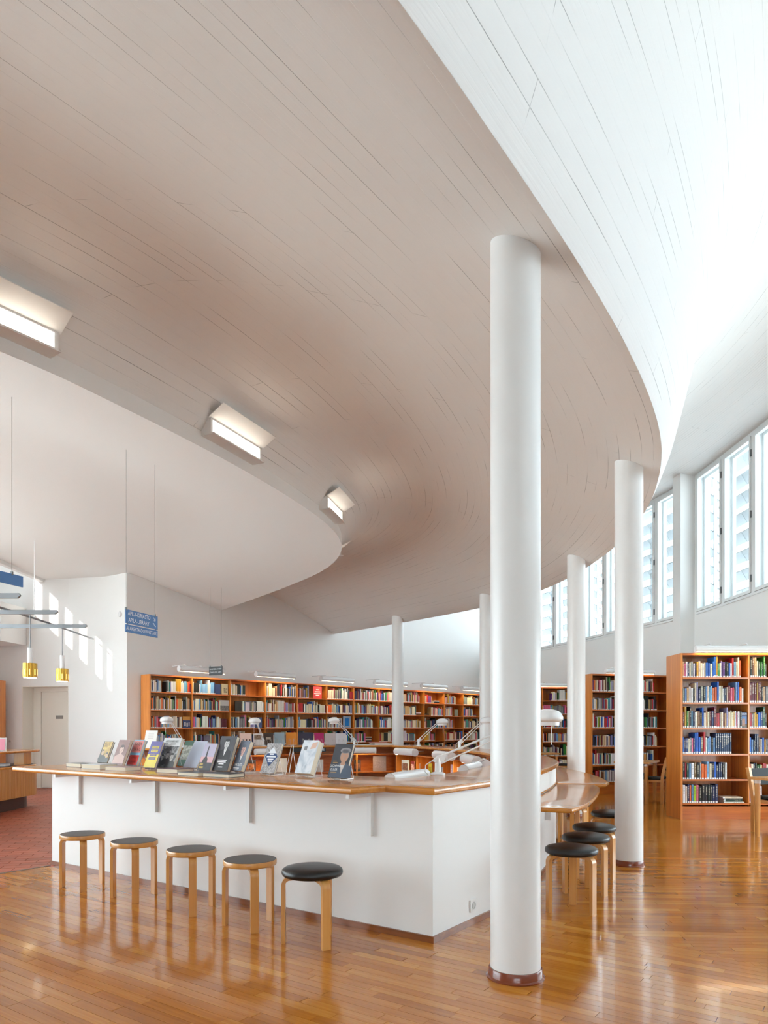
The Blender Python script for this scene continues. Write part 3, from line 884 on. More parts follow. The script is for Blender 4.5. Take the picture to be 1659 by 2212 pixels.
# curved parapet behind the nearest column
t = thing('curved_counter', 'curved white parapet with a wooden top behind the nearest column', 'counter', (0,0,0))
b = MB(); b.prism(band(ARC, 0.0, 0.06), 0, ZC-0.045); b.build('wall_panel', M['plaster'], t)
b = MB(); b.slab(band(ARC, -0.03, TW), ZC-0.046, ZC-0.001, 0.016); b.build('countertop', M['counter'], t, True)
b = MB(); b.prism(band(ARC, -0.014, 0.0), 0, 0.04); b.build('baseboard', M['baseboard'], t)
b = MB(); b.prism(band(ARC, -0.010, 0.0), 0.722, 0.735); b.build('quarter_round', M['counter'], t)
# lower curved table in two overlapping boards
ZT = 0.72
t = thing('curved_table', 'long curved glossy wooden reading table fixed around the outside of the parapet', 'table', (0,0,0))
A1 = [p for p in ARC if 5.15 < p[1] < 7.45]; A2 = [p for p in ARC if 7.2 < p[1] < 12.3]
def table_board(P, d0, d1):
    o = offset(P, -0.012); q = []
    n = len(P); outr = []
    for i in range(n):
        d = d0+(d1-d0)*i/(n-1)
        outr.append(offset(P, -d)[i])
    # round the two outer corners
    s = np.array(outr[0]); s2 = np.array(o[0]); e = np.array(outr[-1]); e2 = np.array(o[-1])
    outr[0] = tuple(s+(s2-s)*0.10); outr[-1] = tuple(e+(e2-e)*0.10)
    return o+outr[::-1]
b = MB(); b.slab(table_board(A1, 0.50, 0.44), ZT-0.035, ZT, 0.016); b.build('table_board', M['counter'], t, True)
b = MB(); b.slab(table_board(A2, 0.56, 0.52), ZT-0.030, ZT+0.004, 0.016); b.build('table_board', M['counter'], t, True)
for i in (5, 9, 13, 18, 23):
    p, q_ = ARC[i], offset(ARC, -0.36)[i]
    dx, dy = q_[0]-p[0], q_[1]-p[1]; L_ = math.hypot(dx, dy); nx, ny = -dy/L_*0.02, dx/L_*0.02
    b = MB(); b.prism([(p[0]+nx,p[1]+ny),(p[0]-nx,p[1]-ny),(q_[0]-nx,q_[1]-ny),(q_[0]+nx,q_[1]+ny)], ZT-0.075, ZT-0.036)
    b.build('bracket', M['white'], t)
    r_ = offset(ARC, -0.05)[i]
    b = MB(); b.prism([(p[0]+nx,p[1]+ny),(p[0]-nx,p[1]-ny),(r_[0]-nx,r_[1]-ny),(r_[0]+nx,r_[1]+ny)], ZT-0.26, ZT-0.075); b.build('bracket', M['white'], t)

# ================================================================== LOW SHELVES AROUND THE WELL
def low_shelf(name, label, path, depth, bays, start=0):
    """path = front (well-side) face, shelves lie to the right of it"""
    t = thing(name, label, 'bookcase', (0,0,0))
    if depth < 0.55:
        b = MB(); b.slab(band(path, 0.03, -depth), ZC-0.04, ZC, 0.012); b.build('top_board', M['counter'], t, True)
    for z in (0.765, 0.385, 0.0, -0.38, -0.76):
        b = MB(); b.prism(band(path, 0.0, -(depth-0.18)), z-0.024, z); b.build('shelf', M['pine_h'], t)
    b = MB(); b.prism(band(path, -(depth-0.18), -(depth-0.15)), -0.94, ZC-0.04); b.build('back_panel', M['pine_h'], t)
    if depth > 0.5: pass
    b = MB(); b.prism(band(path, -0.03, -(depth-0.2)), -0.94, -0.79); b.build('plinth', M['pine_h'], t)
    P = np.array(path); L_ = np.concatenate([[0], np.cumsum(np.linalg.norm(np.diff(P, axis=0), axis=1))])
    for k in range(bays+1):
        s = L_[-1]*k/bays
        i = min(max(int(np.searchsorted(L_, s, side='right'))-1, 0), len(P)-2)
        p = np.array([np.interp(s, L_, P[:,0]), np.interp(s, L_, P[:,1])])
        e = (P[i+1]-P[i])/np.linalg.norm(P[i+1]-P[i]); n_ = np.array((e[1], -e[0]))
        w_ = 0.012
        q0 = p-n_*0.0; q1 = p+n_*(depth-0.18)
        b = MB(); b.prism([tuple(q0-e*w_), tuple(q0+e*w_), tuple(q1+e*w_), tuple(q1-e*w_)], -0.76, 0.745); b.build('divider', M['pine'], t)
    return t
FARP = [tuple(p) for p in FAR]
low_shelf('low_bookshelf', 'low wooden shelves with a display ledge along the far side of the well', FARP, 0.50, 6)
RIN = [p for p in ARCI if 7.6 < p[1] < 14.85]
low_shelf('low_bookshelf', 'low wooden shelves lining the curved right side of the well', RIN, TW, 8)

# ================================================================== BOOKCASES AND BOOKS
PAL = {'w':(228,228,226),'c':(226,214,186),'t':(196,160,112),'k':(34,32,34),'g':(136,136,138),'b':(30,98,190),'n':(34,44,88),'s':(112,160,204),
       'r':(186,36,42),'m':(104,24,36),'p':(216,104,136),'o':(224,104,44),'y':(206,160,48),'e':(52,130,60),'d':(30,70,50),'l':(150,146,188),
       'v':(92,52,120),'q':(54,136,142),'u':(110,72,42),'i':(164,190,44),'f':(190,30,110)}
NAMES = {'w':'white','c':'cream','t':'tan','k':'black','g':'grey','b':'bright blue','n':'navy','s':'pale blue','r':'red','m':'maroon','p':'pink','o':'orange',
         'y':'ochre','e':'green','d':'dark green','l':'lilac','v':'purple','q':'teal','u':'brown','i':'lime','f':'magenta'}
ORD = ['first','second','third','fourth','fifth','sixth','seventh','eighth','ninth','tenth']+['%dth' % k for k in range(11,21)]+['21st','22nd','23rd']+['%dth' % k for k in range(24,31)]+['31st','32nd','33rd']+['%dth' % k for k in range(34,41)]

def book_mesh():
    """unit book: x thickness -.5...5, y depth 0 (spine) .. 1, z 0..1; cover wraps a page block, white label at the foot of the spine"""
    b = MB(); h = 0.10
    b.add([(-.5,.06,0),(-.36,.0,0),(.36,.0,0),(.5,.06,0),(-.5,.06,h),(-.36,0,h),(.36,0,h),(.5,.06,h)], [(0,1,5,4),(1,2,6,5),(2,3,7,6)], 0)
    b.f[-2] = b.f[-2]; b.m[-2] = 2
    b.add([(-.5,.06,h),(-.36,0,h),(.36,0,h),(.5,.06,h),(-.5,.06,1),(-.36,0,1),(.36,0,1),(.5,.06,1)], [(0,1,5,4),(1,2,6,5),(2,3,7,6)], 0)
    b.add([(-.5,.06,0),(-.5,1,0),(-.5,1,1),(-.5,.06,1)], [(0,3,2,1)], 0)
    b.add([(.5,.06,0),(.5,1,0),(.5,1,1),(.5,.06,1)], [(0,1,2,3)], 0)
    b.add([(-.5,.06,.985),(.5,.06,.985),(.5,.98,.985),(-.5,.98,.985)], [(0,1,2,3)], 1)
    b.add([(-.5,.98,0),(.5,.98,0),(.5,.98,.985),(-.5,.98,.985)], [(1,0,3,2)], 1)
    b.add([(-.5,.06,0),(.5,.06,0),(.5,1,0),(-.5,1,0)], [(3,2,1,0)], 1)
    b.add([(-.5,.06,1),(-.36,0,1),(.36,0,1),(.5,.06,1)], [(0,1,2,3)], 0)
    return b
BOOK_ME = book_mesh().mesh('book', [M['cover'], M['pages'], M['label']])

STUFF = MB(); STUFF_COL = []
BOX = book_mesh()
def stuff_book(T, w, d, h, col, lab=True):
    S = Matrix.Diagonal((w, d, h, 1)); X = T @ S
    STUFF.add([tuple(X @ Vector(p)) for p in BOX.v], BOX.f, 0)
    for m_ in BOX.m:
        c = col if m_ == 0 else ((0.74,0.70,0.62) if m_ == 1 else ((0.82,0.82,0.81) if lab else col))
        STUFF_COL.append((*c, 1))
def jitter(code, k=0.12):
    r, g, b = PAL[code]; f_ = 1+random.uniform(-k, k)
    return lin(*[max(4, min(245, c*f_+random.uniform(-8,8))) for c in (r, g, b)])

ROWZ = [2.025, 1.665, 1.303, 0.935, 0.572, 0.232]       # tops of the six shelves
CASE_H = 2.37
def bookcase(name, label, loc, rz, nb, bw, depth, lamp_side=True):
    """local x along the front, y = 0 at the front face and positive to the back"""
    t = thing(name, label, 'bookcase', loc, rz, 'tall wooden bookcases')
    L_ = nb*bw
    def part(nm, a, c, m_): b = MB().box(a, c); return b.build(nm, m_, t)
    part('side_panel', (-0.016,0,0), (0.012,depth,CASE_H), M['pine']); part('side_panel', (L_-0.012,0,0), (L_+0.016,depth,CASE_H), M['pine'])
    part('back_panel', (0.012,depth-0.02,0.1), (L_-0.012,depth,CASE_H-0.02), M['pine'])
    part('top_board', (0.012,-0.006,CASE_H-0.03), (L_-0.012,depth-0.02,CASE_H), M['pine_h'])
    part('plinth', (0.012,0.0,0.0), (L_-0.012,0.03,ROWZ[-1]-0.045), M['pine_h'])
    for k in range(1, nb): part('divider', (k*bw-0.011,0.004,0.20), (k*bw+0.011,depth-0.02,CASE_H-0.03), M['pine'])
    sm = None
    for k in range(nb):
        for z in ROWZ:
            o = bpy.data.objects.new('shelf', sm) if sm else None
            if o is None:
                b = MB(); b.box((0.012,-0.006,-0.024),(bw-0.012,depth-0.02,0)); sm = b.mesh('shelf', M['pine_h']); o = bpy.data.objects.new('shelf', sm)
            COL.objects.link(o); o.parent = t; o.location = (k*bw, 0, z)
    return t

def place_books(seq, T, x0, z, depth_in, label_fmt, group, single=True, wmul=1.0, xmax=None, hbase=0.235):
    """seq: list of colour letters, capitals are tall books"""
    x = x0; n = 0
    for ch in seq:
        code = ch.lower(); tall = ch.isupper()
        w_ = random.uniform(0.018, 0.036)*wmul
        h_ = random.uniform(0.195, 0.24) if not tall else random.uniform(0.275, 0.30)
        h_ += (hbase-0.235)
        d_ = random.uniform(0.14,0.175) if not tall else random.uniform(0.19,0.215)
        if xmax and x+w_ > xmax: break
        P_ = T @ Matrix.Translation((x+w_/2, depth_in+random.uniform(0,0.012), z+0.0005))
        if single:
            o = bpy.data.objects.new('book', BOOK_ME); COL.objects.link(o)
            o.matrix_world = P_ @ Matrix.Diagonal((w_-0.0008, d_, h_, 1))
            o.color = (*jitter(code), 1)
            tag(o, ('tall ' if tall else '')+NAMES[code]+' book, '+label_fmt % ORD[n], 'book', group)
        else:
            stuff_book(P_, w_-0.001, d_, h_, jitter(code))
        x += w_; n += 1
    return x
RNDP = 'wwwwccccttkkggbnsrrmpoyedlvquwkgsmncwcgc'
def rnd_books(T, x0, x1, z, depth_in, lean=True):
    x = x0
    while x < x1-0.02:
        code = random.choice(RNDP); tall = random.random() < 0.14
        w_ = random.uniform(0.014, 0.038); h_ = random.uniform(0.19,0.25) if not tall else random.uniform(0.265,0.30)
        rep = random.randint(2,6) if random.random() < 0.12 else 1
        col = jitter(code)
        for _ in range(rep):
            if x+w_ > x1: break
            stuff_book(T @ Matrix.Translation((x+w_/2, depth_in+random.uniform(0,0.012), z)), w_-0.001, random.uniform(0.14,0.18), h_, col)
            x += w_
def stack_books(T, x, z, n, w=0.24, seqc='cwmdukr'):
    zz = z
    for k in range(n):
        th = random.uniform(0.015,0.035)
        R_ = T @ Matrix.Translation((x+random.uniform(-.01,.01), 0.03, zz+th/2)) @ Matrix.Rotation(math.pi/2,4,'Y') @ Matrix.Translation((0,0,-w/2))
        stuff_book(R_, th, 0.17, w, jitter(random.choice(seqc)), False); zz += th

# --- the nearest bookcase on the right
U1 = Matrix.Translation((4.245, 10.03, 0))
bookcase('bookcase', 'large wooden bookcase at the right edge, the nearest one', (4.245,10.03,0), 0, 2, 0.957, 0.51)
R1 = ['tpwncgwnyccwcbbcbBYeclvkkbwRscCo', 'gstwwkCLngkscssooBccwncmpruSBowglyRw', 'mYetKsnwcuuBctcmnMrrgcmtLccctwpwk',
      'bnncgpnBBbuRwssks', 'krdswukgoosckbnnnkw', 'wcnosipkkkkknn']
R1N = ['top','second','third','fourth','fifth','bottom']
for i, seq in enumerate(R1):
    ww = [1.0,1.0,0.95,1.1,1.25,1.3][i]
    x = place_books(list(seq), U1, 0.018, ROWZ[i], 0.008, '%s from left, '+R1N[i]+' shelf, left bay of nearest bookcase', 'books in the nearest bookcase', True, ww, 0.90, [0.235,0.235,0.245,0.25,0.245,0.27][i])
    if i == 3:                                          # the numbered blue set
        for k in range(8):
            o = bpy.data.objects.new('book', BOOK_ME); COL.objects.link(o)
            o.matrix_world = U1 @ Matrix.Translation((x+0.0145, 0.008, ROWZ[i]+0.0005)) @ Matrix.Diagonal((0.0285,0.18,0.298,1)); o.color = (*lin(18,46,84), 1)
            tag(o, 'dark blue volume numbered %s, in the numbered set on the fourth shelf' % ['one','two','three','four','five','six','seven','eight'][k], 'book', 'numbered blue set')
            x += 0.029
            text(str(k+1), 0.075, M['letter_white'], o, Matrix.Translation((0,-0.012,0.915)) @ Matrix.Rotation(math.pi/2,4,'X') @ Matrix.Diagonal((11,1.15,1,1)), 'CENTER')
            bnd = MB().add([(-0.36,-0.006,0.80),(0.36,-0.006,0.80),(0.36,-0.006,0.83),(-0.36,-0.006,0.83)], [(0,1,2,3)]); bnd.build('spine_band', M['letter_white'], o)
R1B = ['KUTcdedEd', 'MMMYMMktgttt', 'rgcyybnDk', 'bskNNucbync', 'rcnkdetrrc', 'lcrmkw']
for i, seq in enumerate(R1B):
    place_books(list(seq), U1, 0.957+0.014+(0.0 if i else 0.01), ROWZ[i], 0.008, '%s from left, '+R1N[i]+' shelf, right bay of nearest bookcase', 'books in the nearest bookcase', True, 1.05, 1.9)
    rnd_books(U1, 0.957+0.45, 1.85, ROWZ[i], 0.008)
# face-out blue book and the lying stack
def flat_cover_book(name, label, T, w, h, th, cover, group=None, prints=()):
    """a closed book standing face-out: local x width, y depth, z height; front face towards -y"""
    o = thing(name, label, 'book'); o.matrix_world = T
    if group: o['group'] = group
    b = MB(); b.box((-w/2,0,0),(w/2,0.003,h)); b.box((-w/2,th-0.003,0),(w/2,th,h)); b.box((-w/2,0.003,0),(-w/2+0.003,th-0.003,h))
    c = b.build('cover', cover, o)
    b = MB(); b.box((-w/2+0.003,0.003,0.003),(w/2-0.004,th-0.003,h-0.003)); b.build('page_block', M['pages'], o)
    return o, c
def quad(b, x0, z0, x1, z1, y=-0.0006, mat=0): b.add([(x0,y,z0),(x1,y,z0),(x1,y,z1),(x0,y,z1)], [(0,1,2,3)], mat)
def FX(x, z, y=-0.0012): return Matrix.Translation((x, y, z)) @ Matrix.Rotation(math.pi/2, 4, 'X')
cv = lambda r,g,b_,n='cover_colour': plain(n, lin(r,g,b_), 0.3)
o, c = flat_cover_book('book', 'blue book with a red brick tower on its cover, facing out on third shelf', U1 @ Matrix.Translation((0.868,0.02,ROWZ[2])) , 0.142, 0.222, 0.02, cv(70,108,160))
b = MB(); quad(b,-0.071,0.165,0.071,0.222,mat=0); quad(b,-0.071,0.0,0.071,0.06,mat=1)
b.add([(-0.045,-0.0009,0.03),(-0.018,-0.0009,0.03),(-0.018,-0.0009,0.10),(-0.032,-0.0009,0.115),(-0.045,-0.0009,0.10)], [(0,1,2,3,4)], 2)
b.add([(0.0,-0.0009,0.03),(0.045,-0.0009,0.03),(0.045,-0.0009,0.125),(0.022,-0.0009,0.142),(0.0,-0.0009,0.125)], [(0,1,2,3,4)], 2)
b.build('cover_print', [cv(28,48,92), photo_print('rock_print',[lin(60,56,40),lin(120,100,80)],40), photo_print('tower_print',[lin(130,84,60),lin(176,124,92)],40)], c)
text('ИСТОРИЯ', 0.030, M['letter_white'], c, FX(0.0,0.196))
for k, (x_, z_, w_, th, cc, lb) in enumerate(((0.63,0.0,0.29,0.016,'w','white book at the bottom of the lying stack, nearest bookcase'),(0.63,0.016,0.27,0.028,'d','dark green book lying second from bottom in the stack, nearest bookcase'),
                                               (0.63,0.044,0.27,0.018,'k','black book lying third in the stack, nearest bookcase'),(0.62,0.062,0.28,0.022,'c','cream book on top of the lying stack, nearest bookcase'))):
    o = bpy.data.objects.new('book', BOOK_ME); COL.objects.link(o)
    o.matrix_world = U1 @ Matrix.Translation((x_-0.02,0.02+0.01*(k%2),ROWZ[5]+z_+th/2+0.0005)) @ Matrix.Rotation(math.pi/2,4,'Y') @ Matrix.Diagonal((th,0.19,w_,1)) 
    o.color = (*jitter(cc,0.03), 1); tag(o, lb, 'book', 'lying stack in the nearest bookcase')

# --- the second bookcase, behind the second column
rz2 = math.radians(16)
U2 = Matrix.Translation((4.085, 13.82, 0)) @ Matrix.Rotation(rz2, 4, 'Z')
bookcase('bookcase', 'wooden bookcase partly hidden behind the column beside the stools', (4.085,13.82,0), rz2, 2, 0.95, 0.50)
R2 = ['votcmpwmcUWkEcct', 'scwtkgwggrvgrcqswk', 'Wrkwimcbwrrbfcrkf', 'knksokgymctcnwtnn', 'bcRcpqncrkstmwe', 'rdkrprkwuuc']
R2R = ['wwwwrccnnuWr', 'tyywwKKKttursKmk', 'mrpddesKkgrqwqwmk', 'mcccnkysglkrWccr', 'wkcrwkwnbbW', '']
for i, seq in enumerate(R2):
    x = place_books(list(seq), U2, 0.018, ROWZ[i], 0.008, '%s from left, '+R1N[i]+' shelf, left of the column-hidden bookcase', 'books in the second bookcase', False, 1.0, 0.46)
    rnd_books(U2, x+0.005, 0.92, ROWZ[i], 0.008)
    place_books(list(R2R[i]), U2, 1.10, ROWZ[i], 0.008, '%s from column, '+R1N[i]+' shelf, right of the column-hidden bookcase', 'books in the second bookcase', False, 1.0, 1.52)
    rnd_books(U2, 0.965, 1.095, ROWZ[i], 0.008)
# --- the third bookcase, far behind
U3 = Matrix.Translation((3.05, 18.35, 0)) @ Matrix.Rotation(math.radians(4), 4, 'Z')
bookcase('bookcase', 'far wooden bookcase seen between the two nearest columns', (3.05,18.35,0), math.radians(4), 2, 1.10, 0.45)
for i in range(6):
    for k in range(2): rnd_books(U3, k*1.10+0.02+(0.22 if i == 0 and k else 0), k*1.10+random.choice((1.0,1.06,1.07)), ROWZ[i], 0.008)
# --- the long bookcase along the far wall
rzb = math.radians(47.5)
UB = Matrix.Translation((BP[0], BP[1], 0)) @ Matrix.Rotation(rzb, 4, 'Z')
BWID = 0.95
bookcase('bookcase', 'long wooden bookcase full of books along the far white wall', (BP[0],BP[1],0), rzb, 12, BWID, 0.34)
fills = {(0,0):[(0.0,0.24),(0.34,0.92)],(0,1):[(0.0,0.55)],(0,2):[(0.0,0.40)],(0,3):[(0.0,0.92)],(0,4):[(0.0,0.36)],(0,5):[(0.0,0.92)],(0,6):[(0,0.92)],(0,7):[(0,0.9)],(0,8):[(0.0,0.75)],
         (0,9):[(0.05,0.35)],(0,10):[(0.0,0.55)],(0,11):[(0.0,0.8)],(1,1):[(0,0.68)],(1,2):[(0.32,0.92)],(1,8):[(0,0.6)],(1,9):[(0.3,0.9)],(1,10):[(0,0.4)],(1,11):[(0,0.5)],
         (2,0):[(0,0.7)],(2,1):[(0,0.86)],(2,2):[(0,0.66)],(2,3):[(0,0.84)],(2,5):[(0,0.5)],(2,6):[(0,0.72)],(2,10):[(0,0.45)],
         (3,0):[(0.1,0.62)],(3,1):[(0,0.66)],(3,2):[(0,0.75)],(3,6):[(0,0.42)],(3,8):[(0,0.55)],(3,9):[(0,0.5)]}
for r in range(5):
    for k in range(12):
        for a, c in fills.get((r,k), [(0.0, random.choice((0.92,0.92,0.88,0.8)))]):
            rnd_books(UB, k*BWID+0.016+a, k*BWID+0.016+c, ROWZ[r], 0.01)
for r, k, x, n in ((0,9,0.6,3),(1,9,0.12,2),(1,8,0.72,3),(0,11,0.2,5),(2,11,0.25,5),(1,11,0.6,3),(3,6,0.56,6),(2,6,0.8,1),(1,6,0.8,3)):
    stack_books(UB, k*BWID+x, ROWZ[r], n)
def far_u(u, d):
    r = (u-CX)/F; P = offset([tuple(p) for p in FAR], d)
    for i in range(len(P)-1):
        a, b_ = P[i], P[i+1]; da_, db_ = a[0]-r*a[1], b_[0]-r*b_[1]
        if da_*db_ <= 0: k = da_/(da_-db_); return (a[0]+(b_[0]-a[0])*k, a[1]+(b_[1]-a[1])*k)
for k, ch in enumerate('bkrtwskbgrwkpsrkrmct'):          # small row on the second low shelf of the well
    p = far_u(765+4.0*k, -0.05)
    stuff_book(Matrix.Translation((p[0],p[1],0.0005)) @ Matrix.Rotation(math.radians(9),4,'Z'), 0.034, 0.17, random.uniform(0.2,0.26), jitter(ch))
st = STUFF.mesh('shelf_books', [M['stuffcol']])
at = st.attributes.new('col', 'FLOAT_COLOR', 'FACE'); at.data.foreach_set('color', np.array(STUFF_COL, np.float32).ravel())
so = bpy.data.objects.new('shelf_books', st); COL.objects.link(so)
tag(so, 'tight rows of small many-coloured library books filling the farther shelves', 'books', None, 'stuff')
# face-out books in the long bookcase: (row, bay, x, w, h, colour, label)
FO = [(0,1,0.64,0.15,0.22,(44,62,110),'navy book facing out on the top shelf of the long bookcase'),(0,1,0.82,0.16,0.235,(196,184,150),'cream book with a dark drawing facing out, top shelf of the long bookcase'),
      (1,1,0.80,0.26,0.24,(178,178,180),'wide grey landscape photo book facing out, second shelf of the long bookcase'),(1,2,0.22,0.16,0.23,(56,56,50),'dark book facing out on second shelf beside an empty gap'),
      (2,0,0.83,0.18,0.235,(214,150,60),'orange and blue book facing out, third shelf of the long bookcase'),(2,2,0.78,0.18,0.24,(70,92,140),'blue book facing out behind the second desk lamp'),
      (3,1,0.76,0.10,0.20,(72,86,98),'small slate book with a green dot facing out, fourth shelf'),(0,4,0.66,0.28,0.30,(222,74,76),'bright red book facing out on the top shelf of the long bookcase'),
      (1,4,0.36,0.16,0.22,(46,44,46),'black book facing out, second shelf of the long bookcase, left of the column'),(1,6,0.68,0.22,0.26,(214,206,40),'yellow book facing out on the second shelf, left of the thin far column'),
      (2,5,0.72,0.28,0.30,(150,164,186),'pale blue book with a bright blue square facing out, third shelf'),(1,10,0.62,0.16,0.2,(130,140,126),'grey green book facing out on second shelf, right of the thin far column')]
for r,k,x,w_,h_,col,lb in FO:
    o, c = flat_cover_book('book', lb, UB @ Matrix.Translation((k*BWID+x, 0.03, ROWZ[r])), w_, h_, 0.02, cv(*col), 'face-out books in the long bookcase')
    b = MB()
    if 'red' in lb:
        for j, (wd, zz_) in enumerate(((0.05,0.215),(0.09,0.165),(0.11,0.12),(0.06,0.08))): quad(b,-wd,zz_-0.012,wd,zz_+0.012)
        b.build('cover_print', M['letter_white'], c); b = MB()
    if 'bright blue square' in lb: quad(b,-0.07,0.05,0.07,0.25); b.build('cover_print', cv(20,120,200), c)
    if 'orange and blue' in lb: quad(b,-0.09,0.0,0.09,0.16); quad(b,-0.05,0.04,-0.02,0.12,-0.001,1); quad(b,0.0,0.03,0.03,0.11,-0.001,1); quad(b,0.05,0.05,0.07,0.12,-0.001,1); b.build('cover_print', [cv(52,66,110), M['paper']], c)
    if 'landscape' in lb: quad(b,-0.13,0.02,0.13,0.12); b.build('cover_print', photo_print('crowd_print',[lin(50,50,52),lin(150,150,150)],60), c)
    if 'dark drawing' in lb: quad(b,-0.03,0.04,0.06,0.14); b.build('cover_print', photo_print('ink_print',[lin(30,28,26),lin(196,184,150)],30), c)
    if 'yellow' in lb: quad(b,-0.08,0.05,0.08,0.24); b.build('cover_print', photo_print('dots_print',[lin(40,70,150),lin(214,206,40)],30), c)
    if 'green dot' in lb: b.add([(0.02*math.cos(2*math.pi*q/12),-0.001,0.06+0.02*math.sin(2*math.pi*q/12)) for q in range(12)], [tuple(range(12))]); b.build('cover_print', cv(60,180,90), c)

# lamp tubes over the bookcases
def shelf_lamp(name, label, p0, p1, r, group, wall_dir=None, light=True, n=14):
    """a round white reflector tube with a lit slit underneath; p0..p1 world axis"""
    P0, P1 = Vector(p0), Vector(p1); L_ = (P1-P0).length
    ang = math.atan2(P1.y-P0.y, P1.x-P0.x)
    t = thing(name, label, 'lamp', p0, ang, group)
    b = MB(); vs_ = []; k0, k1 = -50, 230                # open below
    angs = [math.radians(k0+(k1-k0)*k/n) for k in range(n+1)]
    for x in (0.0, L_):
        for rr in (r, r-0.006): vs_ += [(x, rr*math.cos(a), rr*math.sin(a)) for a in angs]
    m_ = n+1; fs = []
    for k in range(n):
        fs += [(k,k+1,2*m_+k+1,2*m_+k), (m_+k,3*m_+k,3*m_+k+1,m_+k+1)]
    fs += [(0,2*m_,3*m_,m_),(n,m_+n,3*m_+n,2*m_+n)]
    b.add(vs_, fs)
    for x in (0.004, L_-0.004):
        q = len(b.v); b.add([(x+dx, (r-0.003)*math.cos(2*math.pi*k/20), (r-0.003)*math.sin(2*math.pi*k/20)) for dx in (-0.004,0.004) for k in range(20)],
                            [tuple(range(20)), tuple(range(39,19,-1))]+[(k,(k+1)%20,20+(k+1)%20,20+k) for k in range(20)])
    b.build('reflector', M['lampwhite'], t, True)
    for j in range(3):                                  # vent slots on top
        s_ = MB(); s_.box((L_*(0.16+0.26*j),-0.012,r-0.002),(L_*(0.34+0.26*j),0.012,r+0.001)); s_.build('vent_slot', M['wire'], t)
    e_ = MB(); e_.tube([(0.03,0,-r*0.35),(L_-0.03,0,-r*0.35)], r*0.25, 10); e_.build('tube_light', M['tubelight'] if light else M['paper'], t, True)
    if wall_dir:
        for xx in (0.15*L_, 0.5*L_):
            a_ = MB(); a_.tube([(xx,0,r*0.9),(xx,0.0,r*0.9+0.03),(xx,wall_dir,r*0.9+0.03)], 0.008, 6); a_.build('support_arm', M['lampwhite'], t)
    return t
lampu = [(386,484),(552.5,635.6),(693,762.5),(809,878),(910.6,964),(998,1040)]
def bk_u(u, d):                                        # distance along the bookcase where column u meets the line d in front
    r = (u-CX)/F; b0 = bk(0, d)
    return (r*b0[1]-b0[0])/(BD[0]-r*BD[1])
LBL = ['leftmost white tube lamp above the long bookcase, partly behind the black sign','second white tube lamp from left above the long bookcase','third white tube lamp from left above the long bookcase',
       'white tube lamp above the long bookcase meeting the thin far column','white tube lamp above the long bookcase just right of the thin far column','rightmost white tube lamp above the long bookcase']
for (ua, ub), lb in zip(lampu, LBL):
    a, c = bk(bk_u(ua, 0.16), 0.16), bk(bk_u(ub, 0.16), 0.16)
    shelf_lamp('tube_lamp', lb, (*a, 2.50), (*c, 2.50), 0.065, 'tube lamps above the bookcases', 0.5)
shelf_lamp('tube_lamp', 'long white tube lamp on top of the nearest bookcase', (4.42,10.0,2.425), (5.9,10.0,2.425), 0.05, 'tube lamps above the bookcases', 0.2)
p = U2 @ Vector((0.3,0.0,2.425)); q = U2 @ Vector((1.42,0.0,2.425))
shelf_lamp('tube_lamp', 'white tube lamp on top of the bookcase behind the second column', tuple(p), tuple(q), 0.045, 'tube lamps above the bookcases', 0.2)
p = U3 @ Vector((0.6,0.0,2.425)); q = U3 @ Vector((1.75,0.0,2.425))
shelf_lamp('tube_lamp', 'white tube lamp on top of the far bookcase between the columns', tuple(p), tuple(q), 0.045, 'tube lamps above the bookcases', 0.2)

# ================================================================== STOOLS
def leg_mesh():
    """bent birch leg: x radial, runs in under the seat; width along y"""
    r, th, wd = 0.052, 0.024, 0.052
    xo = 0.185; zt = 0.405
    cx, cz = xo-r, zt-r
    out = [(xo,0.0),(xo,cz)]+[(cx+r*math.cos(a), cz+r*math.sin(a)) for a in np.linspace(0.2,math.pi/2,6)]+[(0.07,zt)]
    ri = r-th
    inn = [(xo-th,0.0),(xo-th,cz)]+[(cx+ri*math.cos(a), cz+ri*math.sin(a)) for a in np.linspace(0.2,math.pi/2,6)]+[(0.07,zt-th+0.008)]
    n = len(out); b = MB(); p = out+inn[::-1]; m = len(p)
    vs_ = [(x,-wd/2,z) for x,z in p]+[(x,wd/2,z) for x,z in p]
    fs = [(i,(i+1)%m,m+(i+1)%m,m+i) for i in range(m)]
    for i in range(n-1):
        fs += [(i, m-1-i, m-2-i, i+1), (m+i, m+i+1, m+m-2-i, m+m-1-i)]
    b.add(vs_, fs); return b.mesh('leg', M['birch'], True)
LEG = leg_mesh()
SEAT = MB().lathe([(0.0,0.404),(0.168,0.404),(0.172,0.407),(0.174,0.412),(0.174,0.436),(0.172,0.4395),(0.0,0.4395)], 48).mesh('seat', M['birch'], True)
TOPD = MB().lathe([(0.1685,0.439),(0.1685,0.4412),(0.0,0.4414)], 48).mesh('seat_top', M['lino'], True)
PAD = MB().lathe([(0.0,0.404),(0.160,0.404),(0.176,0.410),(0.184,0.420),(0.186,0.432),(0.182,0.446),(0.168,0.456),(0.13,0.464),(0.07,0.469),(0.0,0.470)], 48).mesh('cushion', M['leather'], True)
def stool(x, y, a, padded, label, group):
    t = thing('padded_stool' if padded else 'stool', label, 'stool', (x,y,0), math.radians(a), group)
    def add(nm, me, rz=0):
        o = bpy.data.objects.new(nm, me); COL.objects.link(o); o.parent = t; o.rotation_euler = (0,0,rz)
    if padded: add('cushion', PAD)
    else: add('seat', SEAT); add('seat_top', TOPD)
    for k in range(3): add('leg', LEG, 2*math.pi*k/3)
g1 = 'stools along the counter front'; g2 = 'padded stools at the curved table'
stool(-2.465,5.755,-65,False,'birch stool with flat dark seat, leftmost along the counter front',g1)
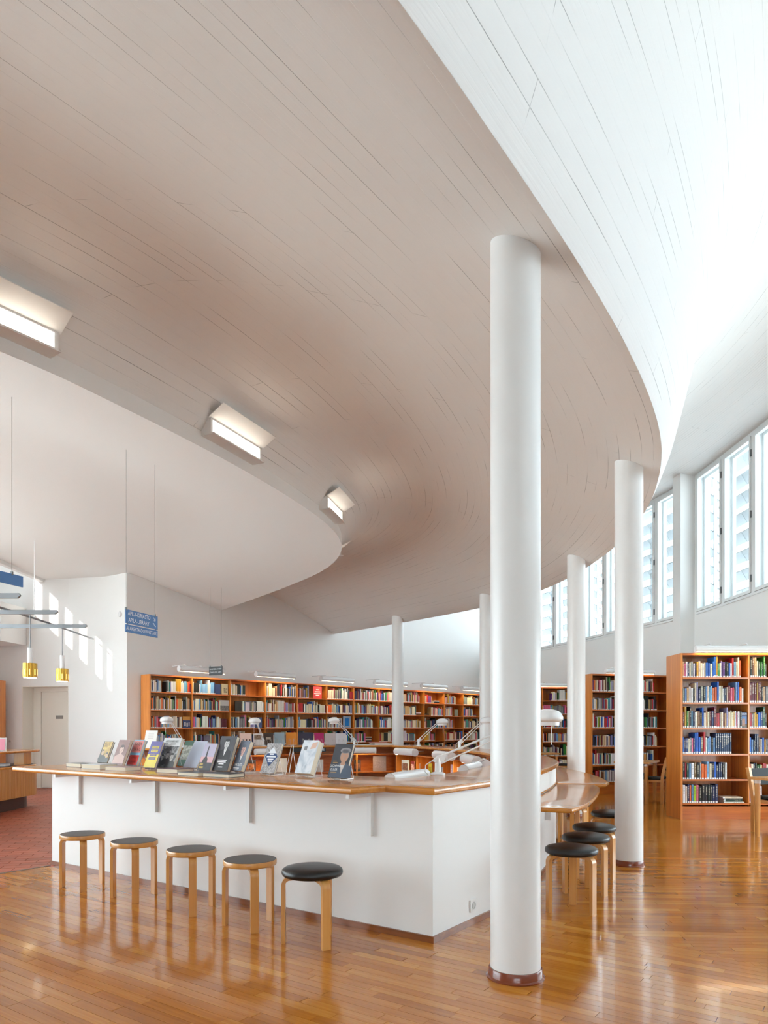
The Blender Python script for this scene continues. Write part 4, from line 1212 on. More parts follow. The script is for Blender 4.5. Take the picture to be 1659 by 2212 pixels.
stool(-1.912,5.388,-68,False,'birch stool with flat dark seat, second from left along the counter',g1)
stool(-1.375,5.025,-72,False,'birch stool with flat dark seat, middle of the five along the counter',g1)
stool(-0.880,4.625,-70,False,'birch stool with flat dark seat, next to the black padded one',g1)
stool(-0.435,4.272,-57,True,'black padded three-legged stool nearest the counter corner',g1)
stool(1.337,5.02,-48,True,'black padded stool nearest the viewer beside the curved table',g2)
stool(1.600,5.58,-52,True,'black padded stool, second in the row along the curved table',g2)
stool(1.835,6.14,-45,True,'black padded stool, third in the row along the curved table, touching the column in view',g2)
stool(2.290,7.14,-60,True,'black padded stool half hidden behind the column by the curved table',g2)
stool(2.165,8.05,-60,True,'small black padded stool tucked under the far end of the curved table',g2)
stool(2.32,8.62,-40,True,'farthest black padded stool, barely showing under the curved table',g2)

# ================================================================== DESK LAMPS
def desk_lamp(base, head, label, lit=False):
    B, Hd = Vector(base), Vector(head)
    t = thing('desk_lamp', label, 'desk lamp', base, 0, 'white desk lamps around the well')
    d = Hd-B; h2 = Vector((d.x, d.y, 0)); L2 = h2.length; u_ = h2/L2
    MB().lathe([(0.060,0),(0.060,0.008),(0.050,0.014),(0.024,0.022),(0.022,0.09),(0.016,0.125),(0.0,0.128)], 24).build('base', M['lampwhite'], t, True)
    j = Vector((0,0,0.115)); back = j-u_*0.05+Vector((0,0,-0.01))
    tip = d-u_*0.085+Vector((0,0,0.0))
    side = Vector((-u_.y,u_.x,0))*0.012
    ar = MB()
    ar.tube([j-u_*0.02+Vector((0,0,0.01)), tip+Vector((0,0,0.022))], 0.0085, 8); ar.tube([j+u_*0.03-Vector((0,0,0.028)), tip-Vector((0,0,0.012))], 0.0065, 8)
    ar.add([tuple(j+side+q) for q in (back-j+Vector((0,0,0.0)), Vector((0.0,0,-0.03)), u_*0.05-Vector((0,0,0.01)), u_*0.07+Vector((0,0,0.045)), Vector((0,0,0.03)))]+
           [tuple(j-side+q) for q in (back-j+Vector((0,0,0.0)), Vector((0.0,0,-0.03)), u_*0.05-Vector((0,0,0.01)), u_*0.07+Vector((0,0,0.045)), Vector((0,0,0.03)))],
           [(0,1,2,3,4),(9,8,7,6,5)]+[(k,5+k,5+(k+1)%5,(k+1)%5) for k in range(5)])
    ar.build('arm', M['lampwhite'], t, True)
    sh = MB().lathe([(0.0,0.072),(0.04,0.070),(0.080,0.058),(0.108,0.035),(0.122,0.004),(0.121,-0.012),(0.110,-0.026),(0.092,-0.034),(0.090,-0.062),(0.086,-0.062),(0.086,-0.034),(0.0,-0.028)], 28, tuple(d))
    s_ = sh.build('shade', M['lampwhite'], t, True)
    MB().lathe([(0.0,-0.05),(0.05,-0.05),(0.05,-0.046),(0,-0.046)], 16, tuple(d)).build('lamp_disc', M['tubelight'] if lit else M['paper'], s_)
    cd_ = MB(); c0 = d+u_*0.03-Vector((0,0,0.05)); cd_.tube([c0, c0-Vector((0,0,0.17))], 0.0018, 5); cd_.build('pull_cord', M['wire'], t)
    cb = MB(); cb.tube([back, back-u_*0.05+Vector((0,0,-0.03)), back-u_*0.055+Vector((0,0,-0.08)), back-u_*0.03+Vector((0,0,-0.105))], 0.004, 6); cb.build('cable', M['wire'], t, True)
def on_far(u, zdrop=0.0):
    """point on top of the far low shelves in column u, 0.2 m behind the edge"""
    r = (u-CX)/F
    P = offset(FARP, -0.12)
    for i in range(len(P)-1):
        a, b_ = P[i], P[i+1]; da_, db_ = a[0]-r*a[1], b_[0]-r*b_[1]
        if da_*db_ <= 0:
            k = da_/(da_-db_); return (a[0]+(b_[0]-a[0])*k, a[1]+(b_[1]-a[1])*k)
    return P[-1] if u < 500 else P[0]
for ub, (uh, vh), lb in ((395,(360,1556),'white desk lamp in front of the left end of the long bookcase'),(569,(550,1558),'white desk lamp among the far display books, second from left'),
                         (765,(721,1557),'white desk lamp leaning left, just left of the thin far column')):
    p = on_far(ub); Y = p[1]-0.45
    desk_lamp((p[0],p[1],ZC), px(uh, vh, Y), lb)
def on_arc(u, d):
    r = (u-CX)/F; P = offset(ARCI, -d)
    best = None
    for i in range(len(P)-1, 0, -1):
        a, b_ = P[i], P[i-1]; da_, db_ = a[0]-r*a[1], b_[0]-r*b_[1]
        if da_*db_ <= 0: k = da_/(da_-db_); return (a[0]+(b_[0]-a[0])*k, a[1]+(b_[1]-a[1])*k)
    return P[-1]
p = on_arc(904, 0.14); desk_lamp((p[0],p[1],ZC), px(955,1560,p[1]-0.5), 'white desk lamp leaning right, just right of the thin far column')
p = on_arc(993, 0.14); desk_lamp((p[0],p[1],ZC), px(1052,1558,p[1]-0.5), 'white desk lamp whose head is cut off by the nearest column')
desk_lamp((0.418,5.47,ZC), px(1184,1551,5.75), 'nearest white desk lamp with a long arm passing behind the big column')

# tube lamps fixed along the well shelves
def well_lamp(label, p0, p1, r, arm=None, arm_end=None):
    t = shelf_lamp('tube_lamp', label, p0, p1, r, 'tube lamps along the well shelves')
    return t
def pair(u0, u1, pos):
    return pos(u0), pos(u1)
def far_in(u, d):
    r = (u-CX)/F; P = offset(FARP, d)
    for i in range(len(P)-1):
        a, b_ = P[i], P[i+1]; da_, db_ = a[0]-r*a[1], b_[0]-r*b_[1]
        if da_*db_ <= 0: k = da_/(da_-db_); return (a[0]+(b_[0]-a[0])*k, a[1]+(b_[1]-a[1])*k)
    return P[0]
def arc_in(u, d):
    r = (u-CX)/F; P = offset(RIN, d)
    for i in range(len(P)-1, 0, -1):
        a, b_ = P[i], P[i-1]; da_, db_ = a[0]-r*a[1], b_[0]-r*b_[1]
        if da_*db_ <= 0: k = da_/(da_-db_); return (a[0]+(b_[0]-a[0])*k, a[1]+(b_[1]-a[1])*k)
    return P[-1]
def arm(t, p, q, z):
    v = Vector((q[0],q[1],z)); b = MB(); M_ = t.matrix_basis.inverted()
    b.tube([M_ @ Vector((p[0],p[1],z)), M_ @ v], 0.008, 6); b.build('support_arm', M['lampwhite'], t)
for (ua, ub, lb) in ((551,606,'white tube lamp under the far ledge, behind the diamond-cover book'),(754,812,'white tube lamp under the far ledge, right of the portrait book')):
    a, c = far_in(ua, 0.10), far_in(ub, 0.10)
    t = well_lamp(lb, (*a, 0.83), (*c, 0.83), 0.065)
    bpy.context.view_layer.update()
    m_ = ((a[0]+c[0])/2, (a[1]+c[1])/2); arm(t, m_, (m_[0]+0.02, m_[1]+0.2), 0.89)
for (ua, ub, lb) in ((857,897,'white tube lamp on the curved well shelves, farthest of the row'),(941,976,'white tube lamp on the curved well shelves, second from the far end'),
                     (1003,1031,'white tube lamp on the curved well shelves, third from the far end'),(1041,1056,'white tube lamp seen end-on at the edge of the nearest column')):
    a, c = arc_in(ua, 0.20), arc_in(ub, 0.20)
    if ua == 1041:
        q_ = arc_in(1050, 0.20); d_ = np.array(a)-np.array(q_); d_ = d_/np.linalg.norm(d_); c = q_; a = tuple(np.array(q_)+d_*0.4)
    t = well_lamp(lb, (*c, 0.83), (*a, 0.83), 0.075)
    bpy.context.view_layer.update()
    arm(t, c, arc_in(ub+18 if ub < 1040 else 1057, -0.1), 0.85)
# half-round lamps along the inner edge of the near counter
ni = offset([fl(LF,-0.05), fl(LF,-0.865)]+ARC[2:8], TW+0.07)
def half_lamp(label, u0, u1, v0, v1, z):
    Y0 = (EYE-z)*F/(v0-HZ); Y1 = (EYE-z)*F/(v1-HZ)
    a, c = px(u0, v0, Y0), px(u1, v1, Y1)
    shelf_lamp('tube_lamp', label, (a[0],a[1],z), (c[0],c[1],z), 0.048, 'tube lamps along the well shelves', None, True)
half_lamp('white half-round lamp along the inside of the counter, right of the portrait book', 842, 918, 1684, 1673, 0.925)
half_lamp('white half-round lamp along the inside of the counter, left of the nearest column', 1001, 1032, 1663, 1655, 0.925)

# ================================================================== BOOKS ON DISPLAY
def wire_stand(T, w, h, lean, label, group, back=False):
    t = thing('book_stand', label, 'book stand'); t.matrix_world = T; t['group'] = group
    b = MB(); r = 0.0022; s_, c_ = math.sin(lean), math.cos(lean)
    hh = h*0.72
    for sx in (-1, 1):
        x = sx*w*0.26
        b.tube([(x-0.018,0.0,0.004),(x-0.012,hh*s_+0.004,hh*c_*0.96),(x-0.006,hh*s_+0.006,hh*c_),(x+0.006,hh*s_+0.006,hh*c_),(x+0.012,hh*s_+0.004,hh*c_*0.96),(x+0.018,0.0,0.004)], r, 6)
        b.tube([(x,-0.035,0.018),(x,-0.034,0.006),(x,-0.01,0.003),(x,hh*s_+0.05,0.003)], r, 6)
        b.tube([(x,hh*s_+0.05,0.003),(x,hh*s_+0.006,hh*c_*0.9)], r, 6)
    b.tube([(-w*0.26,hh*s_+0.05,0.003),(w*0.26,hh*s_+0.05,0.003)], r, 6)
    b.tube([(-w*0.26,0.0,0.003),(w*0.26,0.0,0.003)], r, 6)
    b.build('wire_frame', M['wire'], t, True)
    return t
def figure(b, cx, z0, sc, y, skin, hair, coat, shirt=None, hat=False):
    """a printed half-length figure made of flat shapes"""
    def ell(x, z, rx, rz, yy, m, n=16): b.add([(x+rx*math.cos(2*math.pi*k/n), yy, z+rz*math.sin(2*math.pi*k/n)) for k in range(n)], [tuple(range(n))], m)
    b.add([(cx-0.42*sc,y,z0),(cx+0.42*sc,y,z0),(cx+0.36*sc,y,z0+0.34*sc),(cx+0.12*sc,y,z0+0.45*sc),(cx-0.12*sc,y,z0+0.45*sc),(cx-0.36*sc,y,z0+0.34*sc)], [(0,1,2,3,4,5)], coat)
    if shirt is not None: b.add([(cx-0.09*sc,y-0.0002,z0+0.44*sc),(cx+0.09*sc,y-0.0002,z0+0.44*sc),(cx,y-0.0002,z0+0.12*sc)], [(0,2,1)], shirt)
    b.add([(cx-0.08*sc,y-0.0003,z0+0.40*sc),(cx+0.08*sc,y-0.0003,z0+0.40*sc),(cx+0.07*sc,y-0.0003,z0+0.55*sc),(cx-0.07*sc,y-0.0003,z0+0.55*sc)], [(0,1,2,3)], skin)
    ell(cx, z0+0.70*sc, 0.165*sc, 0.21*sc, y-0.0004, hair); ell(cx, z0+0.66*sc, 0.145*sc, 0.19*sc, y-0.0005, skin)
    dk = hair
    for ex in (-0.055,0.055): ell(cx+ex*sc, z0+0.69*sc, 0.022*sc, 0.013*sc, y-0.0007, dk, 8)
    ell(cx, z0+0.56*sc, 0.045*sc, 0.010*sc, y-0.0007, dk, 8); ell(cx+0.01*sc, z0+0.625*sc, 0.016*sc, 0.030*sc, y-0.00065, dk, 8)
    ell(cx-0.01*sc, z0+0.84*sc, 0.14*sc, 0.07*sc, y-0.0006, hair)
    if hat: ell(cx, z0+0.85*sc, 0.20*sc, 0.09*sc, y-0.0006, hair)
CV = {}
def C(*k):
    if k not in CV: CV[k] = plain('print_%d_%d_%d' % k, lin(*k), 0.32)
    return CV[k]
GD = 'books standing on the counter'; GS = 'wire book stands on the counter'
def display(u, v, w, h, th, cover, label, drot=0.0, lean=22, stand=True, Yo=None):
    """book leaning on a wire stand, bottom edge centre seen at (u, v) on the counter top"""
    Y = (EYE-ZC-0.006)*F/(v-HZ); x = (u-CX)/F*Y
    rz = RZ_E+math.radians(drot)
    base = Matrix.Translation((x, Y, ZC+0.0008)) @ Matrix.Rotation(rz, 4, 'Z')
    T = base @ Matrix.Translation((0,0,0.007)) @ Matrix.Rotation(-math.radians(lean), 4, 'X')
    o = thing('book', label, 'book'); o.matrix_world = T; o['group'] = GD
    b = MB(); b.box((-w/2,-th,0),(w/2,-th+0.0025,h)); b.box((-w/2,-0.0025,0),(w/2,0,h)); b.box((-w/2,-th+0.0025,0),(-w/2+0.003,-0.0025,h))
    c = b.build('cover', cover, o)
    MB().box((-w/2+0.003,-th+0.0025,0.003),(w/2-0.005,-0.0025,h-0.003)).build('page_block', M['pages'], o)
    if stand: wire_stand(base, max(w,0.15), h, math.radians(lean), 'white wire stand holding the '+label.split(',')[0].split(' with a leaning')[0].split(' with a standing')[0].split(' standing')[0], GS)
    return o, c, -th-0.0006
def tx(body, size, mat, c, x, z, y, xs=1.0, al='CENTER'): text(body, size, mat, c, Matrix.Translation((x,y-0.0008,z)) @ Matrix.Rotation(math.pi/2,4,'X'), al, 'lettering', xs)
WL, BL = M['letter_white'], M['letter_black']

# A dark cover with two faces on gold
o,c,y = display(223,1649,0.155,0.225,0.022,C(34,28,24),'dark book with two faces on a gold ground standing leftmost on the counter')
b = MB(); b.add([(-0.06,y,0.09),(0.072,y,0.05),(0.074,y,0.222),(-0.06,y,0.222)], [(0,1,2,3)], 0)
figure(b,-0.035,0.03,0.12,y-0.0003,1,2,2); figure(b,0.045,0.0,0.12,y-0.0003,1,2,2)
b.build('cover_print', [photo_print('gold_print',[lin(60,44,16),lin(176,140,56),lin(214,188,104)],14), C(186,150,120), C(34,28,24)], c)
# B brownish portrait of a standing young person
o,c,y = display(257,1656,0.17,0.25,0.03,C(138,100,96),'mauve brown book with a standing figure on its cover, second from left')
b = MB(); figure(b,0.0,0.02,0.20,y,0,1,2,2); b.build('cover_print', [C(206,172,160), C(70,44,42), C(196,160,150)], c)
# C SUOJA OSUUS
o,c,y = display(289,1656,0.155,0.25,0.03,C(126,178,208),'red and pink book titled SUOJA OSUUS standing on the counter')
b = MB(); quad(b,-0.070,0.125,0.072,0.242,y,0); quad(b,-0.070,0.006,0.072,0.100,y,1); b.build('cover_print', [C(222,132,128), C(204,52,44)], c)
tx('SUOJA',0.044,BL,c,0.0,0.210,y,0.85); tx('OSUUS',0.044,BL,c,0.0,0.155,y,0.85); tx('SANNA',0.030,C(110,20,20),c,0.005,0.075,y,0.8); tx('KURONEN',0.026,C(110,20,20),c,0.0,0.034,y,0.8)
# D yellow and violet
o,c,y = display(326,1661,0.155,0.245,0.024,C(92,84,150),'violet and yellow book with blocky title lines standing on the counter')
b = MB(); quad(b,-0.0775,0.002,0.0775,0.125,y,0)
for k in range(4): quad(b,-0.045,0.19-0.034*k-0.012,0.048,0.19-0.034*k+0.012,y-0.0004,0 if k < 2 else 1)
b.build('cover_print', [C(228,206,60), C(92,84,150)], c)
for k, wd in enumerate(('UKRAINAN','HISTORIA','KOLMESSA','VUODESSA')): tx(wd,0.022,C(92,84,150) if k < 2 else C(228,206,60),c,0.0,0.19-0.034*k,y-0.0006,0.7)
# E grey photograph of a crowd
o,c,y = display(359,1661,0.235,0.275,0.03,C(206,206,208),'large grey photo book with a crowd on its cover, standing on the counter')
b = MB(); quad(b,-0.1175,0.0,0.1175,0.20,y,0); quad(b,-0.1175,0.0,-0.05,0.09,y-0.0003,1)
for (fx, fz, s_) in ((-0.06,0.02,0.11),(0.0,0.03,0.13),(0.065,0.0,0.15)): figure(b,fx,fz,s_,y-0.0005,2,1,1)
b.build('cover_print', [photo_print('crowd_bw',[lin(40,40,42),lin(110,110,112),lin(200,200,202)],16), C(48,48,52), C(176,174,174)], c)
b = MB(); quad(b,-0.085,0.235,0.09,0.255,y,0); quad(b,-0.085,0.213,-0.045,0.226,y,0); quad(b,-0.01,0.222,0.06,0.228,y,0); quad(b,-0.01,0.211,0.06,0.217,y,0); b.build('cover_print', photo_print('worn_title',[lin(120,118,118),lin(180,180,180)],40), c)
# F pale blank book with a green one behind it
o,c,y = display(397,1656,0.15,0.25,0.02,C(44,84,66),'dark green book mostly hidden behind the blank pale book',0,24,False)
b = MB(); quad(b,-0.07,0.06,0.07,0.2,y); b.build('cover_print', photo_print('green_print',[lin(40,60,50),lin(190,190,180)],20), c)
o,c,y = display(413,1661,0.175,0.262,0.022,C(198,208,228),'blank pale blue book standing beside the crowd photo book',0,30)
# G tower at dusk
o,c,y = display(443,1667,0.150,0.235,0.022,C(186,178,200),'small book with a dark tower against a pink sky, standing')
b = MB(); quad(b,-0.075,0.0,0.075,0.07,y,0); quad(b,-0.075,0.07,0.075,0.12,y,2)
b.add([(-0.06,y-0.0003,0.03),(0.02,y-0.0003,0.03),(0.01,y-0.0003,0.10),(-0.005,y-0.0003,0.12),(-0.008,y-0.0003,0.2),(-0.014,y-0.0003,0.222),(-0.02,y-0.0003,0.2),(-0.024,y-0.0003,0.12),(-0.04,y-0.0003,0.10)], [tuple(range(9))], 1)
b.build('cover_print', [C(56,58,66), C(46,42,48), C(216,170,176)], c)
b = MB(); quad(b,-0.065,0.045,-0.025,0.062,y-0.0005,0); quad(b,-0.065,0.02,-0.015,0.036,y-0.0005,0); b.build('cover_print', C(190,160,80), c)
# H portrait in a dark suit
o,c,y = display(480,1668,0.185,0.295,0.035,C(74,76,84),'tall dark grey book with a portrait in suit and tie, standing')
b = MB(); quad(b,-0.0925,0.0,0.0925,0.10,y,3); figure(b,0.0,0.10,0.19,y-0.0004,0,1,3,2); b.build('cover_print', [C(200,198,198), C(52,52,56), C(226,226,226), C(44,45,52)], c)
b = MB()
for zz_, wd in ((0.088,0.052),(0.072,0.048),(0.056,0.03),(0.03,0.026)): quad(b,-wd,zz_-0.004,wd,zz_+0.004,y-0.001)
b.build('cover_print', WL, c)
# I TARASTI
o,c,y = display(518,1669,0.135,0.255,0.040,C(96,106,124),'grey blue book titled TARASTI with a leaning figure, standing',-10)
b = MB(); figure(b,0.01,0.05,0.19,y,0,1,1,2); b.build('cover_print', [C(204,160,150), C(84,92,110), C(214,210,212)], c)
tx('TARASTI',0.034,WL,c,0.0,0.05,y-0.0012,0.9)
b = MB(); quad(b,-0.05,0.02,0.03,0.026,y); quad(b,-0.05,0.01,0.02,0.015,y); b.build('cover_print', WL, c)
# J diamond on rubble
o,c,y = display(580,1673,0.150,0.245,0.022,photo_print('rubble_print',[lin(120,116,116),lin(170,166,166),lin(206,204,206)],60),'grey stone-patterned book with a blue diamond on its cover, standing alone')
b = MB(); b.add([(0,y,0.055),(0.066,y,0.135),(0.0,y,0.215),(-0.066,y,0.135)], [(0,1,2,3)], 0); b.add([(0.043,y-0.0003,0.163),(0.0,y-0.0003,0.215),(-0.043,y-0.0003,0.163)], [(0,1,2)], 1)
for zz_, wd in ((0.155,0.02),(0.135,0.048),(0.113,0.03),(0.097,0.022)): quad(b,-wd,zz_-0.006,wd,zz_+0.006,y-0.0005,1)
b.build('cover_print', [C(48,76,124), C(226,230,236)], c)
# K thick pale book
o,c,y = display(663,1677,0.150,0.262,0.058,photo_print('snow_print',[lin(176,190,204),lin(226,232,240),lin(240,243,248)],9),'thick white book with a pale snowy cover, standing on the counter',0,24)
b = MB(); b.add([(0.01,y,0.19),(0.06,y,0.20),(0.07,y,0.25),(0.02,y,0.24)], [(0,1,2,3)], 0); b.add([(-0.05,y,0.18),(-0.02,y,0.18),(-0.02,y,0.215),(-0.05,y,0.21)], [(0,1,2,3)], 1); b.build('cover_print', [C(226,190,172), C(140,140,146)], c)
# L Leonhard Euler
o,c,y = display(731,1683,0.160,0.250,0.026,C(52,56,66),'dark blue grey book titled LEONHARD EULER, rightmost on the counter')
b = MB(); figure(b,0.028,0.0,0.235,y,0,1,2,3,True); b.build('cover_print', [C(186,142,118), C(150,146,150), C(70,84,104), C(206,200,196)], c)
tx('LEONHARD',0.024,WL,c,-0.022,0.085,y-0.0014,0.9); tx('EULER',0.024,WL,c,-0.036,0.058,y-0.0014,0.9)
b = MB(); quad(b,-0.062,0.108,-0.02,0.112,y-0.0012); quad(b,-0.062,0.118,-0.03,0.121,y-0.0012); quad(b,-0.062,0.036,-0.01,0.040,y-0.0012); b.build('cover_print', C(186,146,90), c)
# an empty wire stand between J and K
Y = (EYE-ZC)*F/(1676-HZ)
wire_stand(Matrix.Translation(((632-CX)/F*Y, Y, ZC+0.0008)) @ Matrix.Rotation(RZ_E,4,'Z'), 0.22, 0.33, math.radians(14), 'empty white wire stand between the diamond book and thick white book', GS)

# books lying along the front edge
def lying(u, v, w, d, th, col, label, drot=0.0):
    Y = (EYE-ZC)*F/(v-HZ); x = (u-CX)/F*Y
    o = thing('book', label, 'book', (x, Y, ZC+0.0008), RZ_E+math.radians(drot), 'books lying along the counter front')
    b = MB(); b.box((-w/2,-d/2,0),(w/2,d/2,0.0028)); b.box((-w/2,-d/2,th-0.0028),(w/2,d/2,th)); b.box((-w/2,d/2-0.003,0.0028),(w/2,d/2,th-0.0028)); b.build('cover', col, o)
    MB().box((-w/2+0.004,-d/2+0.004,0.0028),(w/2-0.004,d/2-0.003,th-0.0028)).build('page_block', M['pages'], o)
    return o
lying(176,1656,0.24,0.17,0.034,C(40,38,40),'dark-covered thick book lying leftmost on the counter edge')
lying(214,1660,0.26,0.18,0.040,C(188,190,196),'thick pale-covered book lying second from left on the counter edge',4)
lying(266,1664,0.25,0.17,0.032,C(176,150,150),'pinkish-covered book lying in front of the SUOJA OSUUS book',6)
lying(378,1669,0.25,0.17,0.034,C(110,70,80),'maroon-covered book lying in front of the crowd photo book',2)
lying(424,1675,0.24,0.17,0.026,C(70,72,76),'dark grey book lying in front of the tower book')
lying(483,1678,0.26,0.17,0.028,C(34,38,48),'navy-covered book lying in front of the suit portrait book',4)

# --- display on the far ledge: books and papers on wire stands, seen from behind
FD = [(531,24,0.26,(222,190,176),'pink book with small dark buildings on the far display ledge',1),(558,20,0.25,(232,226,222),'white book with a brown picture on the far display ledge',2),(580,20,0.26,(62,50,44),'dark brown book on the far display ledge',3),
      (604,21,0.27,(150,170,180),'grey blue book on the far display ledge',0),(630,22,0.27,(226,142,52),'orange book on the far display ledge',0),(661,31,0.27,(58,58,78),'wide dark navy book on the far display ledge',0),
      (690,20,0.26,(176,40,100),'magenta book on the far display ledge',0),(714,22,0.25,(188,176,176),'greyish pink booklet leaning on the far display ledge',0),(737,22,0.25,(206,204,210),'pale grey booklet leaning at the right of the far ledge',0)]
for u, wpx, h_, col, lb, kind in FD:
    p = on_far(u); Y = p[1]; w_ = wpx/F*Y*1.05
    base = Matrix.Translation((p[0], Y, ZC+0.0008)) @ Matrix.Rotation(math.radians(14), 4, 'Z')
    o = thing('book', lb, 'book'); o.matrix_world = base @ Matrix.Translation((0,0,0.008)) @ Matrix.Rotation(-math.radians(18),4,'X'); o['group'] = 'books on the far display ledge'
    b = MB(); b.box((-w_/2,-0.02,0),(w_/2,-0.0175,h_)); b.box((-w_/2,-0.0025,0),(w_/2,0,h_)); b.box((-w_/2,-0.0175,0),(-w_/2+0.003,-0.0025,h_)); c = b.build('cover', C(*col), o)
    MB().box((-w_/2+0.003,-0.0175,0.003),(w_/2-0.004,-0.0025,h_-0.003)).build('page_block', M['pages'], o)
    b = MB()
    if kind == 1:
        for k in range(6): quad(b,-w_/2+0.02+k*0.033,0.02,-w_/2+0.042+k*0.033,0.08+0.05*(k%2),-0.0206,0)
        b.build('cover_print', C(70,50,50), c)
    if kind == 2: quad(b,-w_/2+0.02,0.12,w_/2-0.02,0.22,-0.0206,0); b.build('cover_print', photo_print('house_print',[lin(90,60,40),lin(170,150,130)],20), c)
    if kind == 3: quad(b,-0.05,0.12,0.05,0.17,-0.0206,0); b.build('cover_print', C(190,180,160), c)
    wire_stand(base @ Matrix.Translation((0,-0.045,0)), w_*0.8, h_*0.75, math.radians(18), 'white wire stand of the '+lb.replace(' on the far display ledge',' on far ledge'), 'wire stands on the far display ledge')
p = on_far(786); lay = thing('magazine', 'open magazine lying on the far ledge under the left-leaning lamp', 'magazine', (p[0],p[1],ZC+0.0008), math.radians(10))
b = MB(); b.box((-0.30,-0.14,0),(0.0,0.14,0.012)); b.box((0.0,-0.14,0),(0.30,0.14,0.010)); b.build('pages', M['paper'], lay); b = MB(); b.box((-0.26,-0.12,0.0125),(-0.05,0.1,0.0130)); b.box((0.05,-0.12,0.0105),(0.24,0.06,0.0110)); b.build('page_print', C(110,130,160), lay)
for k, (u, dz, th, col, lb) in enumerate(((842,0,0.032,(232,228,224),'white book lying at the right end of the far ledge, below another'),(832,0.033,0.026,(186,60,70),'red-edged white book lying on top at the right end of far ledge'))):
    p = on_far(u); o = thing('book', lb, 'book', (p[0]-0.15,p[1],ZC+0.0008+dz), math.radians(8))
    b = MB(); b.box((-0.19,-0.12,0),(0.19,0.12,0.003)); b.box((-0.19,-0.12,th-0.003),(0.19,0.12,th)); b.build('cover', C(*col), o); MB().box((-0.186,-0.117,0.003),(0.186,0.117,th-0.003)).build('page_block', M['pages'], o)
# paper notice at the left end and red-white leaflets
P_ = px(322,1616,12.75)
o = thing('notice', 'white paper notice standing at the left end of the far ledge', 'notice', (P_[0], 12.75, ZC+0.0008), math.radians(-20))
b = MB(); b.box((-0.13,0.0,0.0),(0.13,0.004,0.33), T=Matrix.Rotation(-math.radians(14),4,'X')); b.build('sheet', M['paper'], o)
b = MB()
for k in range(5): b.add([tuple(Matrix.Rotation(-math.radians(14),4,'X') @ Vector(q)) for q in ((-0.06,-0.001,0.26-0.02*k),(0.06,-0.001,0.26-0.02*k),(0.06,-0.001,0.264-0.02*k),(-0.06,-0.001,0.264-0.02*k))], [(0,1,2,3)])
b.build('printed_lines', C(150,140,140), o)
p = on_far(458); o = thing('leaflet', 'red and white leaflets lying on the far ledge behind the tower book', 'leaflet', (p[0],p[1]-0.05,ZC+0.0008), math.radians(30))
MB().box((-0.16,-0.10,0),(0.16,0.10,0.012)).build('sheets', M['paper'], o); b = MB(); b.box((0.04,-0.09,0.0122),(0.12,0.06,0.0128)); b.box((-0.1,-0.09,0.0122),(-0.08,0.06,0.0128)); b.build('red_print', C(200,50,56), o)

# --- black section signs under the far ledge
def ledge_sign(u0, u1, body, label):
    a, c = far_in(u0, 0.035), far_in(u1, 0.035)
    ang = math.atan2(c[1]-a[1], c[0]-a[0]); L_ = math.hypot(c[0]-a[0], c[1]-a[1])
    t = thing('section_sign', label, 'sign', (*a, 0.81), ang, 'black section signs')
    MB().box((0,0,0),(L_,0.012,0.085)).build('board', M['black'], t)
    text(body, 0.072, WL, t, Matrix.Translation((L_-0.03 if body.startswith('ARCH') else L_/2,-0.001,0.043)) @ Matrix.Rotation(math.pi/2,4,'X'), 'RIGHT' if body.startswith('ARCH') else 'CENTER', 'lettering', 0.9)
ledge_sign(634,704,'ARCHITECTURE','black sign reading ARCHITECTURE under the far display ledge')
# --- books in the low shelves: (column, well side, row shelf z, w, h, colour, label)
def low_book(pos, ang, z, w_, h_, col, label, pr=None):
    T = Matrix.Translation((pos[0], pos[1], z+0.0005)) @ Matrix.Rotation(ang, 4, 'Z')
    o, c = flat_cover_book('book', label, T, w_, h_, 0.02, C(*col), 'books in the low well shelves')
    if pr: b = MB(); quad(b,-w_*0.38,h_*0.2,w_*0.38,h_*0.75); b.build('cover_print', pr, c)
pr1 = photo_print('brown_print',[lin(60,40,36),lin(150,110,90)],24); pr2 = photo_print('red_print2',[lin(120,30,34),lin(210,190,180)],24); pr3 = photo_print('violet_print',[lin(70,60,90),lin(190,170,190)],24)
low_book(far_in(772,-0.06), math.radians(9), 0.385, 0.145, 0.24, (60,50,46), 'small dark book facing out on the far low shelf', pr1)
low_book(far_in(820,-0.06), math.radians(9), 0.385, 0.28, 0.32, (150,130,126), 'large stone-textured book facing out on the far low shelf', photo_print('granite_print',[lin(120,100,100),lin(180,160,158)],90))
low_book(far_in(688,-0.06), math.radians(9), 0.385, 0.2, 0.26, (214,214,212), 'white folder on the far low shelf behind the thick white book')
low_book(far_in(540,-0.06), math.radians(30), 0.385, 0.24, 0.28, (50,42,38), 'dark book with orange lettering shapes on the far low shelf', photo_print('flame_print',[lin(40,30,26),lin(220,130,60)],16))
low_book(far_in(605,-0.06), math.radians(30), 0.385, 0.3, 0.30, (216,216,214), 'white magazine facing out behind the empty wire stand')
